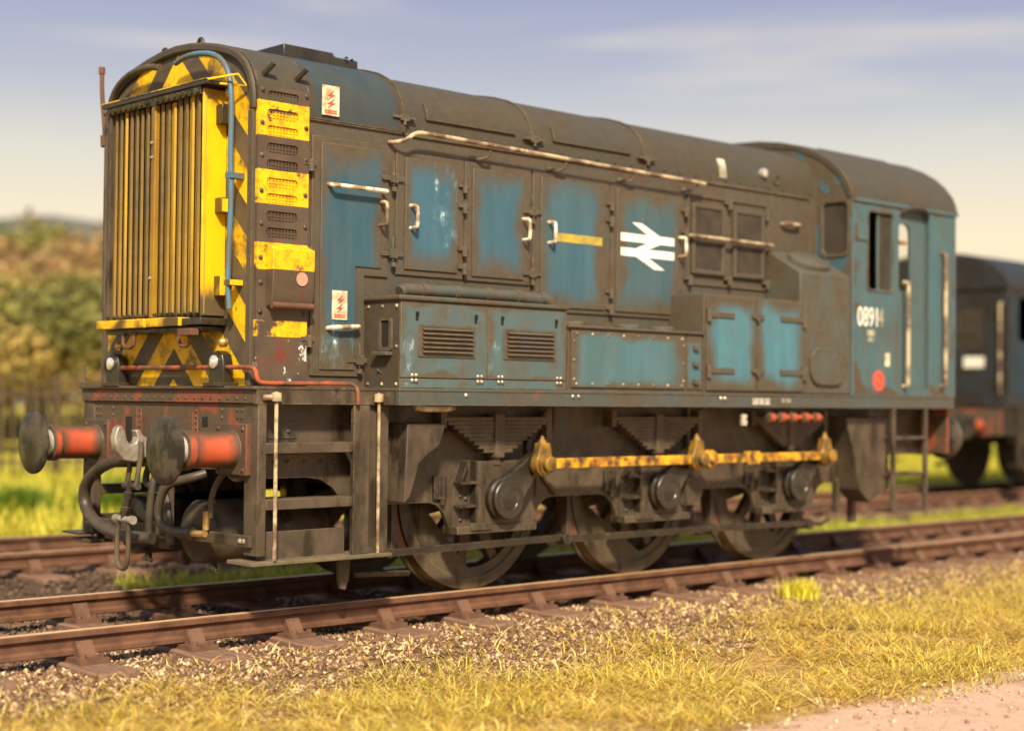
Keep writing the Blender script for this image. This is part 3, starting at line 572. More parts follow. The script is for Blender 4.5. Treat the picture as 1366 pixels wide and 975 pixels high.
# side lamps and the orange pipe that joins them
for y in (.67, -.67):
    pts = [(y-.085, 1.474), (y-.085, 1.62), (y-.065, 1.68), (y, 1.705), (y+.065, 1.68), (y+.085, 1.62), (y+.085, 1.474)]
    l = part(MB().prism(pts, 'x', -.035, .045), 'side_lamp', 'under2', bevel=.01)
    part(MB().lathe([(0, .045), (-.012, .043), (-.022, .02), (-.024, 0)], (-.037, y+.015, 1.63), 'x', 14), 'lamp_lens', 'bright', l)
    part(MB().box(-.055, .06, y-.12, y+.12, 1.474, 1.495), 'lamp_foot', 'under2', l)
    part(MB().lathe([(0, .03), (-.03, .034), (-.05, .02), (-.055, 0)], (.0, y-.06 if y < 0 else y-.08, 1.755), 'x', 10), 'lamp_bracket', 'brass', l)
part(MB().tube([(-.005, .585, 1.60), (-.005, -.585, 1.595)], .016, 8), 'air_pipe', 'orangepipe')
part(MB().tube([(-.005, -.755, 1.595), (-.005, -1.02, 1.593), (-.0, -1.075, 1.58), (.0, -1.09, 1.52), (.02, -1.10, 1.495), (.10, -1.112, 1.492), (.70, -1.112, 1.50), (.755, -1.125, 1.49), (.765, -1.145, 1.44), (.765, -1.145, 1.36)], .015, 8, 1), 'air_pipe', 'orangepipe')
part(MB().tube([(-.02, 1.10, 1.474), (-.02, 1.10, 1.62)], .012, 8).box(-.04, 0, 1.07, 1.12, 1.474, 1.50), 'stanchion', 'under')
# side vent panel next to the radiator
SZ = [3.349, 3.231, 3.124, 3.012, 2.904, 2.787, 2.685, 2.572, 2.465]
vp = part(MB().plate(rect(.062, .462, 1.50, 3.41), [rrect(.134, .375, z-.033, z+.033, .022) for z in SZ], 'y', -.978, -.952), 'vent_panel', 'ventpaint')
part(MB().box(.10, .42, -.962, -.9505, 2.40, 3.40), 'vent_backing', 'ventpaint', vp)
m = MB()
for z in SZ:
    for x in lsp(.15, .36, 9): m.box(x-.0035, x+.0035, -.970, -.9625, z-.035, z+.035)
    for q in (-.02, 0, .02): m.box(.13, .38, -.967, -.9625, z+q-.0025, z+q+.0025)
part(m, 'wire_mesh', 'ventpaint', vp, kind='stuff')
rivets([(x, -.979, z) for z in (3.38, 3.17, 2.96, 2.73, 2.52, 2.30, 2.14, 1.95) for x in (.092, .437)], (0, -1, 0), .018, 'under', vp, 'bolts')
bx_ = part(MB().prism([(-.979, 1.98), (-1.03, 2.0), (-1.055, 2.06), (-1.06, 2.36), (-.979, 2.39)], 'x', .137, .464), 'filler_box', 'ventpaint', bevel=.006)
part(MB().cyl((.14, -1.04, 1.995), (.46, -1.04, 1.995), .022, 10), 'roller', 'brown', bx_)
part(MB().lathe([(0, .045), (-.004, .045), (-.004, 0)], (.36, -1.0595, 2.17), 'y', 14), 'sticker', plain('pink_sticker', lin('c58f78'), lin('a86a55'), 6), bx_)
# doors along the hood
def bar_handle(pts, r, parent, mat='white', name='handle'): return part(MB().tube(pts, r, 8, 1), name, mat, parent)
def vhandle(x, z0, z1, parent, mat='white'):
    return bar_handle([(x, -.975, z1), (x+.012, -1.035, z1-.004), (x+.014, -1.04, z1-.03), (x+.014, -1.04, z0+.03), (x+.012, -1.035, z0+.004), (x, -.975, z0)], .0135, parent, mat)
def frame(poly, hole, name='door_frame'): return part(MB().plate(poly, [hole], 'y', -.966, -.9505), name, 'grime', bevel=.003)
d1 = [(.57, 3.10), (.57, 1.59), (.862, 1.59), (.862, 2.29), (1.08, 2.29), (1.08, 3.10)]
f1 = [(.50, 3.14), (.50, 1.55), (.945, 1.55), (.945, 2.235), (1.145, 2.235), (1.145, 3.14)]
frame(f1, d1); D1 = part(MB().prism(d1, 'y', -.976, -.952), 'door', 'door0', bevel=.005)
bar_handle([(.625, -.97, 2.825), (.63, -1.03, 2.815), (.66, -1.035, 2.815), (1.06, -1.035, 2.815), (1.085, -1.03, 2.815), (1.085, -.97, 2.81)], .0155, D1)
vhandle(1.065, 2.585, 2.745, D1, 'rail_white')
bar_handle([(.63, -.97, 1.865), (.635, -1.02, 1.87), (.87, -1.02, 1.885), (.875, -.97, 1.88)], .0155, D1)
DO = [D1]
for i, (x0, x1, z0, z1, fx0, fx1, fz0, fz1, hx) in enumerate(((1.29, 1.775, 2.30, 3.078, 1.215, 1.84, 2.262, 3.115, 1.335), (1.92, 2.43, 2.29, 3.075, 1.852, 2.507, 2.258, 3.115, 2.42), (2.61, 3.31, 2.105, 3.085, 2.535, 3.375, 2.072, 3.12, 2.688), (3.448, 4.19, 2.105, 3.075, 3.39, 4.255, 2.072, 3.12, 4.2))):
    frame(rect(fx0, fx1, fz0, fz1), rect(x0-.002, x1+.002, z0-.002, z1+.002))
    d = part(MB().box(x0, x1, -.978, -.952, z0, z1), 'door', 'door%d' % (i+1), bevel=.005); DO.append(d)
    vhandle(hx, 2.588, 2.745, d, 'white')
part(MB().box(2.74, 3.275, -.9805, -.9785, 2.607, 2.672), 'painted_stripe', 'ydecal', DO[3])
# double arrow emblem
m = MB(); X0, LW, ya, yb = 3.49, .64, -.9815, -.9785
for q in ([(0, 2.668), (1, 2.668), (1, 2.732), (0, 2.732)], [(0, 2.552), (1, 2.552), (1, 2.616), (0, 2.616)], [(.20, 2.822), (.38, 2.822), (.72, 2.7325), (.50, 2.7325)],
          [(.50, 2.6675), (.73, 2.6675), (.50, 2.6165), (.27, 2.6165)], [(.28, 2.5515), (.50, 2.5515), (.82, 2.462), (.62, 2.462)]):
    m.prism([(X0+LW*u, z) for u, z in q], 'y', ya, yb)
part(m, 'double_arrow_emblem', 'decal', DO[4])
def hinge(x, z, parent=None, y=-.966): return part(MB().box(x-.055, x+.04, y-.018, y, z-.013, z+.013).cyl((x, y-.022, z-.055), (x, y-.022, z+.022), .02, 8), 'hinge', 'grime', parent)
for x, zz, d in ((.478, (2.95, 2.37, 1.79), D1), (1.835, (2.935, 2.79, 2.48, 2.35), DO[1]), (3.378, (2.95, 2.82, 2.26, 2.13), DO[3]), (4.275, (2.98, 2.80), DO[4])):
    for z in zz: hinge(x, z, d)
def latch(x, z, parent): return part(MB().box(x-.10, x+.09, -.985, -.966, z-.016, z+.012).cyl((x, -.985, z-.09), (x, -.985, z-.06), .018, 8).cyl((x, -.98, z-.05), (x, -.98, z+.12), .008, 6).box(x-.03, x+.03, -.995, -.966, z-.03, z+.03), 'latch', 'grime', parent)
for x, z, d in ((1.18, 2.92, D1), (1.18, 2.40, D1), (2.52, 2.81, DO[2]), (2.52, 2.35, DO[2]), (.90, 1.66, D1)): latch(x, z, d)
# long handrail along the hood
hr = part(MB().tube([(1.15, -.955, 3.17), (1.18, -1.0, 3.165), (1.24, -1.05, 3.19), (1.30, -1.055, 3.235), (1.36, -1.055, 3.248), (1.5, -1.055, 3.248), (2.9, -1.055, 3.225), (4.40, -1.055, 3.205), (4.43, -1.05, 3.20)], .016, 10, 1), 'handrail', 'rail_white')
for x in (1.99, 2.77, 3.55, 4.32):
    part(MB().tube([(x-.06, -.953, 3.15), (x-.03, -.99, 3.135), (x+.02, -1.03, 3.15), (x+.03, -1.052, 3.20)], .0125, 8, 1).box(x-.09, x-.03, -.962, -.951, 3.135, 3.165), 'bracket', 'grime', hr)
# electrification warning plates
def sign(x0, x1, z0, z1, y, tilt=0):
    s_ = part(MB().box(x0, x1, y-.006, y, z0, z1), 'warning_sign', 'sign'); w, h_ = x1-x0, z1-z0
    q = lambda u, v: (x0+w*u, z0+h_*v)
    part(MB().prism([q(.68, .86), q(.30, .66), q(.50, .66), q(.34, .52), q(.72, .70), q(.52, .70)], 'y', y-.009, y-.006).prism([q(.70, .56), q(.28, .38), q(.5, .38), q(.3, .24), q(.74, .42), q(.54, .42)], 'y', y-.009, y-.006), 'red_flash', 'signred', s_)
    m = MB()
    for v in (.16, .09):
        for u in lsp(.14, .72, 5): m.prism([q(u, v-.022), q(u+.11, v-.022), q(u+.11, v+.022), q(u, v+.022)], 'y', y-.0085, y-.006)
    part(m, 'small_print', 'signred', s_, kind='stuff'); return s_
sign(.665, .79, 1.925, 2.12, -.977)
s1 = sign(.56, .70, 3.28, 3.48, -.981)
s1.rotation_euler = (0, 0, 0)
# mesh vents at the rear of the hood
frame(rect(4.315, 5.40, 2.37, 3.125), rect(4.335, 5.38, 2.39, 3.105), 'vent_frame')
for x0, x1 in ((4.365, 4.788), (4.908, 5.332)):
    v = part(MB().plate(rect(x0, x1, 2.465, 3.05), [rect(x0+.035, x1-.035, 2.50, 3.015)], 'y', -.985, -.9505), 'vent', 'grime', bevel=.004)
    part(MB().box(x0+.03, x1-.03, -.958, -.9505, 2.49, 3.02), 'vent_backing', 'mesh', v)
    m = MB()
    for z in lsp(2.505, 3.01, 26): m.box(x0+.034, x1-.034, -.974, -.966, z-.005, z+.005)
    for x in lsp(x0+.045, x1-.045, 12): m.box(x-.0035, x+.0035, -.976, -.968, 2.50, 3.015)
    part(m, 'wire_mesh', 'mesh', v, kind='stuff')
part(MB().tube([(4.33, -.966, 2.775), (4.335, -1.02, 2.77), (4.36, -1.025, 2.77), (5.37, -1.025, 2.765), (5.395, -1.02, 2.765), (5.40, -.966, 2.765)], .016, 8, 1), 'handrail', 'rail_white')
for x, z in ((4.845, 2.445), (4.845, 3.09), (4.33, 2.42), (5.37, 2.44), (5.36, 3.04)): hinge(x, z)
part(MB().tube([(5.60, -.951, 2.975), (5.60, -1.0, 2.98), (5.83, -1.0, 2.98), (5.83, -.951, 2.975)], .016, 8, 1), 'grab_rail', 'rail_white')
part(MB().box(5.44, 5.455, -.958, -.951, 2.3, 3.23).box(6.02, 6.035, -.958, -.951, 2.6, 3.25), 'seam_strip', 'grime')
# battery locker
lk = part(MB().box(.96, 2.523, -1.33, -.952, 1.476, 2.056), 'battery_locker', 'locker_side')
part(MB().box(.94, 2.54, -1.36, -.952, 2.057, 2.092), 'lid', 'tank', lk, bevel=.012)
for x0, x1, l0, l1 in ((.963, 1.744, 1.14, 1.594), (1.750, 2.521, 1.918, 2.378)):
    fl = part(MB().box(x0, x1, -1.342, -1.331, 1.545, 2.052), 'locker_door', 'locker', bevel=.003)
    lv = part(MB().plate(rect(l0-.03, l1+.03, 1.685, 1.905), [rect(l0, l1, 1.71, 1.885)], 'y', -1.35, -1.3425), 'louvre_panel', 'tank', bevel=.002)
    part(MB().box(l0-.005, l1+.005, -1.3445, -1.3425, 1.70, 1.892), 'louvre_backing', 'brown', lv)
    for i in range(6):
        z = 1.722+.0305*i
        part(MB().prism([(-1.345, z+.008), (-1.362, z+.003), (-1.372, z-.007), (-1.366, z-.010), (-1.345, z-.003)], 'x', l0+.004, l1-.004), 'louvre', 'tank', lv)
    rivets([(x0+.10, -1.343, 1.56), (x0+.135, -1.343, 1.56), (x0+.10, -1.343, 1.525), (x0+.135, -1.343, 1.525), (x1-.09, -1.343, 1.56), (x1-.055, -1.343, 1.56), (x1-.09, -1.343, 1.525), (x1-.055, -1.343, 1.525)], (0, -1, 0), .016, 'steel', fl, 'hinge_bolts')
    for x in (l0-.04, l1+.035):
        part(MB().box(x-.012, x+.012, -1.3445, -1.342, 1.925, 1.985).cyl((x, -1.343, 1.975), (x, -1.355, 1.975), .012, 8), 'keyhole', 'dark', fl)
part(MB().box(.963, 2.521, -1.338, -1.331, 1.478, 1.538), 'locker_sill', 'locker', lk)
m = MB().plate(rrect(1.02-.02, 1.02+.02, 0, 1, .01), [], 'y', 0, 1) if False else None
part(MB().plate([(y, z) for y, z in rrect(-1.26, -1.12, 1.72, 1.94, .025)], [[(y, z) for y, z in rrect(-1.235, -1.145, 1.745, 1.925, .02)]], 'x', .945, .9595), 'step_recess', 'tank', lk)
part(MB().box(.90, .9595, -1.26, -1.10, 1.69, 1.715), 'foot_step', 'tank', lk, bevel=.004)
part(MB().box(.956, .9597, -1.235, -1.145, 1.745, 1.925), 'recess_back', 'dark', lk)
rivets([(.959, y, z) for y, z in ((-1.30, 2.02), (-1.15, 2.02), (-1.0, 2.02), (-1.30, 1.50), (-1.15, 1.50), (-1.0, 1.50), (-1.30, 1.75))], (-1, 0, 0), .014, 'rail_white', lk)
tt = part(MB().tube([(1.12, -1.13, 2.125), (1.18, -1.13, 2.15), (2.50, -1.13, 2.15), (2.54, -1.13, 2.13)], .045, 12, 1).box(1.16, 2.52, -1.15, -1.10, 2.092, 2.13), 'pipe_cover', 'tank')
m = MB()
for x in (1.32, 1.62, 1.92, 2.22, 2.46): m.cyl((x-.02, -1.13, 2.15), (x+.02, -1.13, 2.15), .052, 14)
part(m, 'collars', 'tank', tt, kind='stuff')
# low locker in the middle
ml = part(MB().box(2.56, 4.085, -1.315, -.952, 1.476, 1.935), 'low_locker', 'grime')
part(MB().box(2.548, 4.09, -1.345, -.952, 1.936, 1.955), 'lid', 'tank', ml, bevel=.005)
part(MB().box(2.592, 3.872, -1.330, -1.3155, 1.50, 1.918), 'access_panel', 'locker2', ml, bevel=.003)
part(MB().box(3.90, 4.08, -1.326, -1.3155, 1.50, 1.918), 'end_panel', 'locker2', ml, bevel=.003)
rivets([(x, -1.331, z) for x in lsp(2.64, 3.83, 8) for z in (1.525, 1.893)]+[(x, -1.331, z) for x in (2.615, 3.85) for z in (1.56, 1.70, 1.84)], (0, -1, 0), .0125, 'rail_white', ml)
for z in (1.83, 1.70, 1.56): part(MB().box(3.96, 4.02, -1.355, -1.327, z-.016, z+.016), 'catch', 'tank', ml)
for x, y in ((2.72, -1.20), (3.32, -1.21), (3.76, -1.18)): part(MB().lathe([(0, .10), (.022, .10), (.036, .08), (.036, 0)], (x, y, 1.9555), 'z', 18), 'filler_cap', 'tank')
# tall locker
tl = part(MB().box(4.10, 5.43, -1.325, -.952, 1.476, 2.27), 'tall_locker', 'tank', bevel=.004)
for x0, x1, h0, h1 in ((4.12, 4.763, 4.135, 4.46), (4.777, 5.415, 5.08, 5.412)):
    d = part(MB().box(x0, x1, -1.342, -1.326, 1.495, 2.255), 'locker_door', 'locker3', bevel=.004)
    for z in (2.105, 1.655):
        part(MB().box(h0, h1, -1.356, -1.3425, z-.02, z+.02).cyl((h0 if x0 < 4.5 else h1, -1.352, z-.06), (h0 if x0 < 4.5 else h1, -1.352, z+.04), .022, 8), 'strap_hinge', 'grime', d)
for z in (2.105, 1.655): part(MB().prism([(4.69, z+.02), (4.85, z+.02), (4.85, z-.005), (4.80, z-.02), (4.77, z-.055), (4.74, z-.02), (4.69, z-.005)], 'y', -1.362, -1.343), 'latch', 'grime', tl)
# tank in front of the cab with sloping top
tk = part(MB().prism([(-.952, 1.476), (-1.335, 1.476), (-1.335, 2.52), (-.952, 2.735)], 'x', 5.375, 6.119), 'side_tank', 'tank', bevel=.012)
part(MB().plate(rrect(5.50, 6.00, 1.555, 1.885, .13, 6), [], 'y', -1.362, -1.336), 'hatch_cover', 'tank', tk, bevel=.008)
hc = [(x, z) for x, z in rrect(5.525, 5.975, 1.58, 1.86, .11, 4)]; rivets([(x, -1.363, z) for x, z in hc], (0, -1, 0), .012, 'grime', tk, 'bolts')
th = math.atan2(.215, .383); o = part(MB().lathe([(0, .20), (.03, .195), (.045, .17), (.05, 0)], (0, 0, 0), 'z', 28), 'tank_cap', 'tank', None)
o.parent = tk; o.matrix_parent_inverse = wm(tk).inverted(); o.location = (5.74, -1.15, 2.632); o.rotation_euler = (math.atan2(.215, .383), 0, 0); o.scale = (1.25, .8, 1)
# cab
CP = [(1.34, 3.24), (1.325, 3.31), (1.285, 3.395), (1.21, 3.49), (1.10, 3.585), (.96, 3.67), (.78, 3.745), (.56, 3.80), (.30, 3.84), (0, 3.855)]
cprof = lambda off: [(-y*(1+off), z+off) for y, z in CP]+[(y*(1+off), z+off) for y, z in reversed(CP[:-1])]
C0, C1 = 6.155, 7.82
win = rrect(6.37, 6.757, 2.43, 3.13, .03); dr = [(6.866, 1.53), (7.382, 1.53), (7.382, 3.08), (7.36, 3.15), (7.30, 3.192), (6.95, 3.192), (6.885, 3.15), (6.866, 3.08)]
cabs = []
for s in (-1, 1):
    cs = part(MB().plate(rect(C0, C1, 1.476, 3.239), [win, dr], 'y', s*1.34, s*1.305), 'cab_side', 'cab'); cabs.append(cs)
    dw = rrect(6.90, 7.118, 2.44, 3.07, .09)
    d = part(MB().plate(rect(6.84, 7.40, 1.50, 3.20), [dw], 'y', s*1.30, s*1.272), 'cab_door', 'cab')
    part(MB().box(6.895, 7.122, s*1.288, s*1.284, 2.435, 3.075), 'pane', 'glass', d)
    if s < 0:
        part(MB().box(6.56, 6.765, s*1.318, s*1.312, 2.425, 3.135), 'sliding_pane', 'pane_light', cs)
        part(MB().box(6.545, 6.575, s*1.322, s*1.308, 2.425, 3.135), 'window_bar', 'cab', cs)
    else: part(MB().box(6.365, 6.765, s*1.318, s*1.312, 2.425, 3.135), 'sliding_pane', 'pane_light', cs)
    part(MB().plate(rrect(6.35, 6.777, 2.41, 3.15, .04), [win], 'y', s*1.349, s*1.341), 'window_frame', 'cab', cs)
for x, x_b, nm in ((6.121, 6.154, 'cab_front'), (7.821, 7.85, 'cab_rear')):
    op = [(-1.34, 1.476)]+cprof(0)+[(1.34, 1.476)]
    holes = [rrect(y0, y1, 2.74, 3.20, .05) for y0, y1 in ((-1.29, -1.03), (1.03, 1.29))] if nm == 'cab_front' else [rrect(y0, y1, 2.45, 3.2, .05) for y0, y1 in ((-1.15, -.55), (.55, 1.15))]
    w = part(MB().plate(op, holes, 'x', x, x_b), nm, 'cabfront')
    for h_ in holes:
        ys_ = [p[0] for p in h_]; zs_ = [p[1] for p in h_]
        part(MB().box(x+.01, x+.016, min(ys_)-.01, max(ys_)+.01, min(zs_)-.01, max(zs_)+.01), 'pane', 'pane_light' if nm == 'cab_front' else 'glass', w)
        part(MB().plate(rrect(min(ys_)-.03, max(ys_)+.03, min(zs_)-.03, max(zs_)+.03, .06), [h_], 'x', x-.012, x-.001), 'window_frame', 'grime', w)
part(MB().prism(cprof(.004)+[(1.30, 3.22), (1.20, 3.42), (1.0, 3.59), (.7, 3.72), (0, 3.80), (-.7, 3.72), (-1.0, 3.59), (-1.20, 3.42), (-1.30, 3.22)], 'x', 6.112, 7.875), 'cab_roof', 'roof', bevel=.008)
part(MB().box(6.125, 7.875, -1.356, -1.341, 3.205, 3.24), 'cab_gutter', 'cab')
part(MB().prism([(-.72+.0, 3.745), (-.72, 3.775), (-.70, 3.782), (-.68, 3.765)], 'x', 6.5, 7.6), 'roof_seam', 'roof')
part(MB().box(6.16, 7.82, -1.30, 1.30, 1.476, 1.50), 'cab_floor', 'dark')
part(MB().box(6.16, 6.50, -.9, .9, 1.50, 2.35), 'control_desk', 'under2', bevel=.02)
part(MB().tube([(6.93, -1.335, 3.17), (7.02, -1.375, 3.215), (7.16, -1.385, 3.225), (7.30, -1.375, 3.205), (7.37, -1.335, 3.15)], .015, 8, 1), 'door_rain_strip', 'under2')
part(MB().cyl((6.86, -1.345, 2.88), (6.93, -1.37, 2.88), .02, 8), 'door_knob', 'brass')
for x, z0, z1 in ((6.945, 1.56, 2.52), (7.585, 1.57, 2.83)):
    part(MB().tube([(x, -1.341, z1), (x, -1.39, z1-.005), (x, -1.395, z1-.04), (x, -1.395, z0+.04), (x, -1.39, z0+.005), (x, -1.341, z0)], .019, 8, 1), 'handrail', 'rail_white')
part(MB().box(6.20, 6.36, -1.352, -1.341, 2.86, 2.90).box(6.20, 6.36, -1.35, -1.341, 2.90, 3.0), 'side_bracket', 'cab')
def text(s, x, z, size, y, mat, parent, sx=1.0):
    c = bpy.data.curves.new('lettering', 'FONT'); c.body = s; c.size = size; c.extrude = .0012; c.offset = .0
    t = bpy.data.objects.new('lettering', c); COL.objects.link(t); bpy.context.view_layer.update()
    me = bpy.data.meshes.new_from_object(t); bpy.data.objects.remove(t); me.materials.clear(); me.materials.append(MAT[mat])
    me.transform(Matrix.Translation((x, y, z)) @ Matrix.Rotation(R(90), 4, 'X') @ Matrix.Diagonal((sx, 1, 1, 1)))
    o = bpy.data.objects.new('painted_number', me); COL.objects.link(o); put(o, parent); return o
n4 = text('0891', 6.205, 2.095, .245, -1.3425, 'decal', cabs[0], .72)
text('4', max(v.co.x for v in n4.data.vertices)+.012, 2.095, .245, -1.3425, 'faded', cabs[0], .72)
m = MB().box(6.36, 6.48, -1.3445, -1.3415, 2.005, 2.06).box(6.37, 6.46, -1.3445, -1.3415, 1.955, 1.99); part(m, 'small_stencil', 'decal_dim', cabs[0])
part(MB().box(6.645, 6.72, -1.3445, -1.3415, 1.74, 1.86), 'label_plate', 'sign', cabs[0])
part(MB().lathe([(0, .098), (-.004, .098), (-.004, 0)], (6.545, -1.341, 1.605), 'y', 24), 'red_disc', 'redspot', cabs[0])
# front buffer beam
bb = part(MB().box(0, .03, -.965, .965, .93, 1.36), 'buffer_beam', 'red')
part(MB().box(-.022, .03, -1.10, 1.10, 1.365, 1.4515), 'beam_angle', 'red', bb, bevel=.004)
rivets([(-.022, y, 1.395) for y in lsp(-1.0, 1.0, 21)], (-1, 0, 0), .012, 'under', bb)
for y in (.36, -.36):
    part(MB().box(-.03, -.001, y-.03, y-.012, 1.12, 1.33).box(-.012, -.001, y-.06, y+.02, 1.10, 1.33), 'beam_rib', 'redgrime', bb)
rivets([(-.013, y+d, z) for y in (.36, -.36) for d in (-.048, .01) for z in lsp(1.12, 1.31, 6)]+[(-.001, y, z) for y in (-.93, -.88, -.7, .7, .88, .93) for z in (1.27, 1.32)], (-1, 0, 0), .012, 'under', bb)
part(MB().box(-.006, -.001, .44, .52, 1.08, 1.26).box(-.006, -.001, -.53, -.47, 1.21, 1.27), 'beam_slot', 'dark', bb)
def buffer(y, x0, d, mat_head='head', far=False):
    b = part(MB().box(x0, x0+d*.045, y-.175, y+.175, .905, 1.235), 'buffer', 'redgrime', bevel=.008)
    f = lambda prof: [(d*t, r) for t, r in prof]
    part(MB().lathe(f([(.0455, .125), (.06, .118), (.37, .113)]), (x0, y, 1.07), 'x', 28), 'shank', 'orange', b)
    part(MB().lathe(f([(.36, .113), (.36, .128), (.405, .128), (.412, .12), (.412, .08)]), (x0, y, 1.07), 'x', 28), 'collar', 'orange', b)
    part(MB().lathe(f([(.40, .092), (.48, .092)]), (x0, y, 1.07), 'x', 24), 'ram', 'bright', b)
    part(MB().lathe(f([(.44, .07), (.475, .12), (.505, .205), (.515, .218), (.527, .218), (.535, .205), (.545, .13), (.549, .0)]), (x0, y, 1.07), 'x', 40), 'head', mat_head, b)
    rivets([(x0+d*.0455, y+a, 1.07+c) for a in (-.14, .14) for c in (-.13, .13)], (d, 0, 0), .016, 'under', b)
    return b
for y in (.872, -.872): buffer(y, 0, -1)
rb = part(MB().box(7.855, 7.885, -1.25, 1.25, .93, 1.452), 'buffer_beam', 'red')
for y in (.872, -.872): buffer(y, 7.886, 1)
# coupling hook, screw link and hoses
hk = [(0, 1.11), (-.12, 1.11), (-.15, 1.125), (-.175, 1.16), (-.20, 1.155), (-.185, 1.12), (-.195, 1.085), (-.225, 1.075), (-.25, 1.10), (-.262, 1.15), (-.285, 1.185), (-.31, 1.17), (-.325, 1.12), (-.315, 1.05), (-.27, .995), (-.20, .98), (-.12, 1.01), (0, 1.03)]
hk = [(x*1.22, 1.07+(z-1.07)*1.22) for x, z in hk]
part(MB().prism(hk, 'y', -.035, .035), 'coupling_hook', 'steel', bevel=.008)
cp = part(MB().tube([(-.215, -.055, 1.10), (-.215, -.06, 1.02), (-.235, -.06, .90), (-.25, -.06, .80)], .018, 8, 1).tube([(-.215, .055, 1.10), (-.215, .06, 1.02), (-.235, .06, .90), (-.25, .06, .80)], .018, 8, 1).cyl((-.25, -.09, .80), (-.25, .09, .80), .024, 8), 'screw_coupling', 'under')
part(MB().cyl((-.25, 0, .84), (-.29, .02, .58), .024, 10).cyl((-.262, .005, .76), (-.268, .01, .72), .034, 10).cyl((-.277, .014, .66), (-.28, .016, .64), .032, 10), 'screw', 'under2', cp)
part(MB().cyl((-.29, -.085, .58), (-.29, .125, .58), .022, 10).lathe([(0, .03), (.03, .03), (.03, 0)], (-.29, -.10, .58), 'y', 10).lathe([(0, .03), (.03, .03), (.03, 0)], (-.29, .105, .58), 'y', 10), 'trunnion', 'steel', cp)
part(MB().tube([(-.295, -.045, .58), (-.298, -.055, .40), (-.30, -.05, .30), (-.30, -.02, .255), (-.30, .03, .25), (-.30, .07, .27), (-.30, .09, .32), (-.298, .095, .42), (-.295, .085, .58)], .0165, 8, 1), 'link', 'under', cp)
part(MB().tube([(-.02, -.02, .985), (-.12, .03, .985), (-.17, .25, .975), (-.17, .55, .915), (-.16, .78, .80), (-.15, .84, .68), (-.15, .78, .575), (-.16, .60, .495), (-.17, .35, .455), (-.17, .08, .45), (-.12, -.06, .45)], .042, 10, 2), 'brake_hose', 'hose')
part(MB().tube([(-.0, -.52, .90), (-.09, -.47, .87), (-.15, -.30, .83), (-.16, -.22, .74), (-.16, -.19, .62), (-.16, -.24, .545), (-.16, -.40, .515), (-.15, -.56, .52)], .03, 10, 2).cyl((-.15, -.55, .52), (-.15, -.60, .52), .04, 10), 'brake_hose', 'hose')
part(MB().tube([(-.01, -.05, .93), (-.10, -.06, .90), (-.13, -.05, .75), (-.13, -.03, .55), (-.12, -.02, .46)], .026, 10, 2).cyl((-.12, -.02, .47), (-.12, -.02, .42), .036, 8), 'brake_hose', 'hose')
part(MB().tube([(.0, .20, .93), (-.03, .20, .84), (-.04, .15, .79), (-.04, .02, .79), (-.04, -.10, .75), (-.06, -.16, .60), (-.08, -.22, .50), (-.1, -.25, .46)], .024, 8, 2).cyl((-.1, -.25, .50), (-.1, -.26, .42), .033, 8), 'brake_hose', 'hose')
part(MB().cyl((-.15, -.60, .52), (-.14, -.74, .525), .022, 8).cyl((-.06, -.62, .54), (-.06, -.62, .66), .022, 8), 'pipe_union', 'brass')
part(MB().tube([(-.03, -.62, .62), (-.03, -.64, .78), (-.01, -.72, .90), (.05, -.76, .95)], .02, 8, 2).tube([(.02, -1.0, .96), (.0, -.95, .89), (0, -.85, .88), (.02, -.76, .92)], .025, 8, 2), 'air_pipe', 'under')
# reservoirs behind the beam
for y in (.52, -.31):
    part(MB().lathe([(0, 0), (.005, .11), (.02, .19), (.05, .213), (.95, .213), (.98, .19), (1, 0)], (.04, y, .50), 'x', 36), 'air_reservoir', 'under' if y < 0 else 'under2')
    part(MB().cyl((.12, y-.12, .31), (.10, y-.16, .26), .025, 8).cyl((.10, y-.10, .27), (.10, y-.2, .255), .014, 8), 'drain_cock', 'under2')
part(MB().box(.06, .09, .02, .16, .36, 1.0), 'tank_strap', 'under')
# front corner posts, steps, treads
for s in (-1, 1):
    Y = lambda a, b: (s*a, s*b)
    part(MB().box(-.006, .06, *Y(1.122, .968), .40, 1.445), 'corner_post', 'under', bevel=.006)
    st = part(MB().box(.752, .885, *Y(1.122, 1.085), .371, 1.355).box(.955, 1.045, *Y(1.122, 1.08), .371, 1.355).box(.885, .955, *Y(1.09, 1.06), .371, 1.355), 'step_side', 'under', bevel=.004)
    for z0, z1 in ((1.045, 1.115), (.688, .757)): part(MB().box(.062, .75, *Y(1.118, .975), z0, z1), 'step', 'under', bevel=.006)
    part(MB().box(.062, .75, *Y(1.03, 1.01), .371, .545), 'kick_plate', 'under')
    part(MB().box(-.07, 1.055, *Y(1.165, .88), .343, .370), 'tread', plain('tread_dust', lin('6f6148'), lin('5a4e3a'), 7, .8) if s < 0 else 'under', bevel=.006)
    part(MB().tube([(.10, s*1.165, .372), (.10, s*1.165, 1.40)], .013, 8).lathe([(-.035, .02), (-.03, .034), (.02, .034), (.03, .0)], (.10, s*1.165, 1.41), 'z', 10).cyl((.10, s*1.165, 1.405), (.02, s*1.13, 1.40), .02, 8), 'handrail', 'rail_white')
    part(MB().tube([(.935, s*1.155, .372), (.935, s*1.155, 1.40)], .011, 8).lathe([(-.035, .02), (-.03, .034), (.02, .034), (.03, .0)], (.935, s*1.155, 1.41), 'z', 10).cyl((.935, s*1.155, 1.405), (1.02, s*1.13, 1.40), .016, 8), 'handrail', 'rail_white')
    part(MB().prism([(.74, .345), (.84, .345), (.83, .2), (.80, .12), (.76, .13), (.745, .2)], 'y', s*.99, s*.955), 'guard_iron', 'under', bevel=.006)
    part(MB().cyl((1.06, s*1.04, .36), (1.06, s*1.13, .36), .035, 10), 'rod_boss', 'under2')
